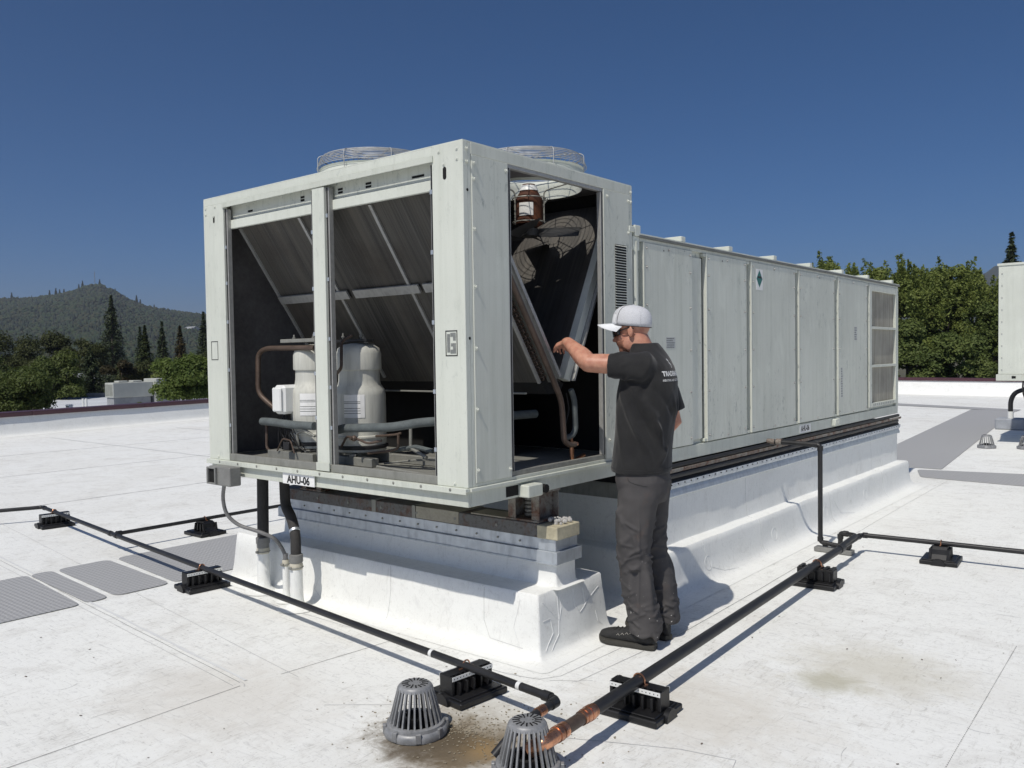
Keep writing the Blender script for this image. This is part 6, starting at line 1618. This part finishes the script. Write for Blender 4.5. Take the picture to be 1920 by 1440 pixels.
# ---------------- shoes
SOLE = simple('dark_rubber_sole', (.042, .040, .034), .7, 0, .3, 20, 120, .3); UPP = simple('black_shoe_fabric', (.022, .022, .022), .75, 0, .4, 30, 160, .4); LACE = simple('shoe_lace', (.03, .03, .028), .8); EYE = simple('shoe_eyelet_loop', (.30, .29, .26), .7)
for s_, (fa, fb, yaw) in ((1, (.085, .115, -.12)), (-1, (.03, -.125, -.55))):
    fd = Matrix.Rotation(yaw, 3, 'Z') @ PFd; ld = UP.cross(fd); C0 = L3(fa, fb, 0)
    def S3(a, b, z): return C0+fd*a+ld*b+UP*z
    outl = [(-.155, .026), (-.14, .036), (-.09, .041), (-.02, .041), (.05, .047), (.11, .051), (.145, .047), (.166, .036), (.178, .015)]
    sh = MB()
    loft(sh, [(S3(-.012+.0*k, -.002, z), fd, ld, 1, 1) for k, z in enumerate((.0,))], 8, False) if False else None
    def outline(k_, toe=0.0):
        pts = [(a, b*k_) for a, b in outl]; return pts + [(a, -b*k_) for a, b in reversed(outl)]
    mbx = MB(); rows = []
    for z, k_ in ((.0, .92), (.006, 1.02), (.018, 1.05), (.027, 1.0), (.029, .9)):
        n0 = len(mbx.v); pts = outline(k_)
        for a, b in pts: mbx.v.append(tuple(S3(a*(1+.01*(k_-1)), b, z+(.012*max(0, (a-.08)/.09)**2)+.008*max(0, (-a-.06)/.09)*(z > .03))))
        rows.append((n0, len(pts)))
    for a, b in zip(rows, rows[1:]): mbx.bridge(a[0], b[0], a[1])
    mbx.face([rows[0][0]+k for k in range(rows[0][1])][::-1]); mbx.face([rows[-1][0]+k for k in range(rows[-1][1])])
    shoe = MB()
    prof = [(.176, .036, .016, .018), (.166, .046, .032, .034), (.135, .056, .043, .046), (.09, .066, .045, .056), (.04, .078, .042, .060), (.0, .090, .041, .072), (-.04, .100, .040, .084), (-.08, .104, .039, .090), (-.12, .100, .036, .084), (-.148, .085, .026, .066), (-.158, .07, .012, .045)]
    loft(shoe, [(S3(a, 0, .028+hz*.5), ld, UP, wd, hz*.62) for a, zt, wd, hz in prof], 20)
    ume = remeshed(shoe, .004, 3, 'shoe_upper')
    Pq, Nq = vco(ume); dd = .0018*nz(Pq, 45, 45, 60, 3); setco(ume, Pq+Nq*dd[:, None])
    up_ = obj_from_mesh('shoe', ume, UPP, person); mbx.build('sole', SOLE, up_)
    bvU = BVHTree.FromPolygons([Vector(p) for p in Pq], [tuple(p.vertices) for p in ume.polygons])
    ml_ = MB()
    for k in range(5):
        a = .075-k*.026; out = []
        for j in range(9):
            b = -.030+.060*j/8; h, nn, i, d_ = bvU.ray_cast(S3(a-.006*(1-abs(b)/.03), b, .3), -UP)
            if h: out.append(h+nn*.002)
        if len(out) > 3: ml_.tube(out, .0028, 5)
    ml_.build('laces', LACE, up_)
    me_ = MB()
    for k in range(4):
        a = .05-k*.026; h, nn, i, d_ = bvU.ray_cast(S3(a, .2, .062+k*.006), -ld)
        if h: me_.tube([h+fd*.010+nn*.001, h+UP*.010+nn*.002, h-fd*.008+nn*.001], .0016, 4)
    if me_.v: me_.build('eyelet_loops', EYE, up_)
# ---------------- cap
mb = MB(); rows = []; seg = 40; ct = .27
KF = (HF*cos(ct)+HU*sin(ct)).normalized(); KU = KF.cross(HL)
def capP(a, b, c): return HeadC+HU*.036+HF*(-.008)+KF*a+HL*b+KU*c
prof = [(1.0, -.012), (1.012, .008), (1.005, .026), (.965, .048), (.88, .070), (.73, .087), (.52, .099), (.27, .105), (.06, .107)]
for k_, h in prof:
    n0 = len(mb.v)
    for k in range(seg):
        a = 2*pi*k/seg; mb.v.append(tuple(capP(.112*k_*cos(a), .0885*k_*sin(a), h)))
    rows.append(n0)
for a, b in zip(rows, rows[1:]): mb.bridge(a, b, seg)
mb.face([rows[-1]+k for k in range(seg)], True)
t = NT('cap_mesh'); v = t.n('ShaderNodeTexVoronoi'); v.inputs['Scale'].default_value = 420; t.l(t.co, v.inputs['Vector']); n1 = t.noise(t.co, 14, 4)
col = t.mix(t.ramp(v.outputs['Distance'], .25, .55), (.70, .71, .74), (.50, .51, .53)); col = t.mix(t.ramp(n1, .5, .8, 0, .4), col, (.54, .54, .56)); t.bump(v.outputs['Distance'], .4, .001); CAPM = t.out(col, .8, 0, .2)
CAPF = simple('cap_front_cloth', (.72, .74, .76), .8, 0, .1, 12, 300); CAPD = simple('cap_dark_band', (.03, .03, .032), .8)
cap = mb.build('cap', CAPM, person)
md = cap.modifiers.new('s', 'SOLIDIFY'); md.thickness = .003; md.offset = -1
cap.data.materials.append(CAPF)
for p in cap.data.polygons:
    q = Vector(p.center)+PB-HeadC
    if q.dot(HF) > .062: p.material_index = 1
mb = MB(); nA, nB = 16, 9; grid = []
for side in (0, 1):
    g = []
    for i in range(nA+1):
        a = -1.25+2.50*i/nA; row = []
        for j in range(nB+1):
            t_ = j/nB; x0, y0 = .111*cos(a), .0875*sin(a); ex = .090*max(0, cos(a*1.12))**.6
            x = x0+ex*t_; y = y0*(1-.04*t_); z = -.004-.030*(y/.08)**2*(.35+.65*t_)-.012*t_**1.4-(.004 if side else 0); row.append(len(mb.v)); mb.v.append(tuple(capP(x-.002, y, z)))
        g.append(row)
    grid.append(g)
for g in grid:
    for i in range(nA):
        for j in range(nB): mb.face((g[i][j], g[i+1][j], g[i+1][j+1], g[i][j+1]), True)
for i in range(nA): mb.face((grid[0][i][nB], grid[0][i+1][nB], grid[1][i+1][nB], grid[1][i][nB]))
mb.build('bill', CAPF, cap)
for aa in (0.95, -0.95, 2.2, -2.2):
    mb = MB(); out = []
    for k_, h in prof: out.append(capP(.1135*k_*cos(aa), .0900*k_*sin(aa), h))
    mb.tube(out, .0013, 5); mb.build('cap_seam', CAPD if abs(aa) < 1.5 else CAPM, cap)
mb = MB(); mb.sphere(capP(0, 0, .108), .006, 8, 5, (1, 1, .5)); mb.build('cap_button', CAPM, cap)
mb = MB(); out = [capP(.1125*cos(a), .0890*sin(a), -.0125) for a in [2*pi*i/40 for i in range(41)]]; mb.tube(out, .0018, 5, caps=False); mb.build('cap_band', CAPD, cap)
# ---------------- sunglasses
GLS = simple('black_lens', (.008, .008, .009), .12, 0, .1, 6, 20, 0, .6)
mb = MB(); rows = []
for i in range(25):
    a = -1.20+2.40*i/24; rows.append(len(mb.v))
    for j in range(6):
        t_ = j/5; hgt = .021*(1-.28*abs(sin(a))) ; dip = .006 if abs(a) < .18 else 0
        z = .004+hgt*(1-2*t_)-(.0) + (dip*1.8 if (t_ > .6 and abs(a) < .2) else 0)
        mb.v.append(tuple(Hd(.014+.092*cos(a), .080*sin(a), z-.004)))
for a, b in zip(rows, rows[1:]):
    for j in range(5): mb.face((a+j, a+j+1, b+j+1, b+j), True)
gl_ = mb.build('sunglasses', GLS, person); md = gl_.modifiers.new('s', 'SOLIDIFY'); md.thickness = .0035; md.offset = 1
for s_ in (1, -1):
    mb = MB(); mb.tube([Hd(.045, s_*.076, .006), Hd(.02, s_*.0835, .010), Hd(-.015, s_*.0865, .014), Hd(-.035, s_*.086, .002)], .0032, 6, .012); mb.build('temple_arm', GLS, gl_)
# ================================================================== air
hz_t = bpy.data.materials.new('haze_air'); hz_t.use_nodes = True; ht = hz_t.node_tree; ht.nodes.remove(ht.nodes['Principled BSDF'])
pv = ht.nodes.new('ShaderNodeVolumePrincipled'); pv.inputs['Color'].default_value = (.80, .87, 1.0, 1); pv.inputs['Density'].default_value = .00018; pv.inputs['Anisotropy'].default_value = .2
ht.links.new(pv.outputs[0], ht.nodes['Material Output'].inputs['Volume'])
mb = MB(); mb.box(-4700, 4700, -4700, 4700, -6.5, 235); hz = mb.build('haze', hz_t); stuff(hz); tag(hz, 'thin blue daylight haze lying over the valley', 'haze')
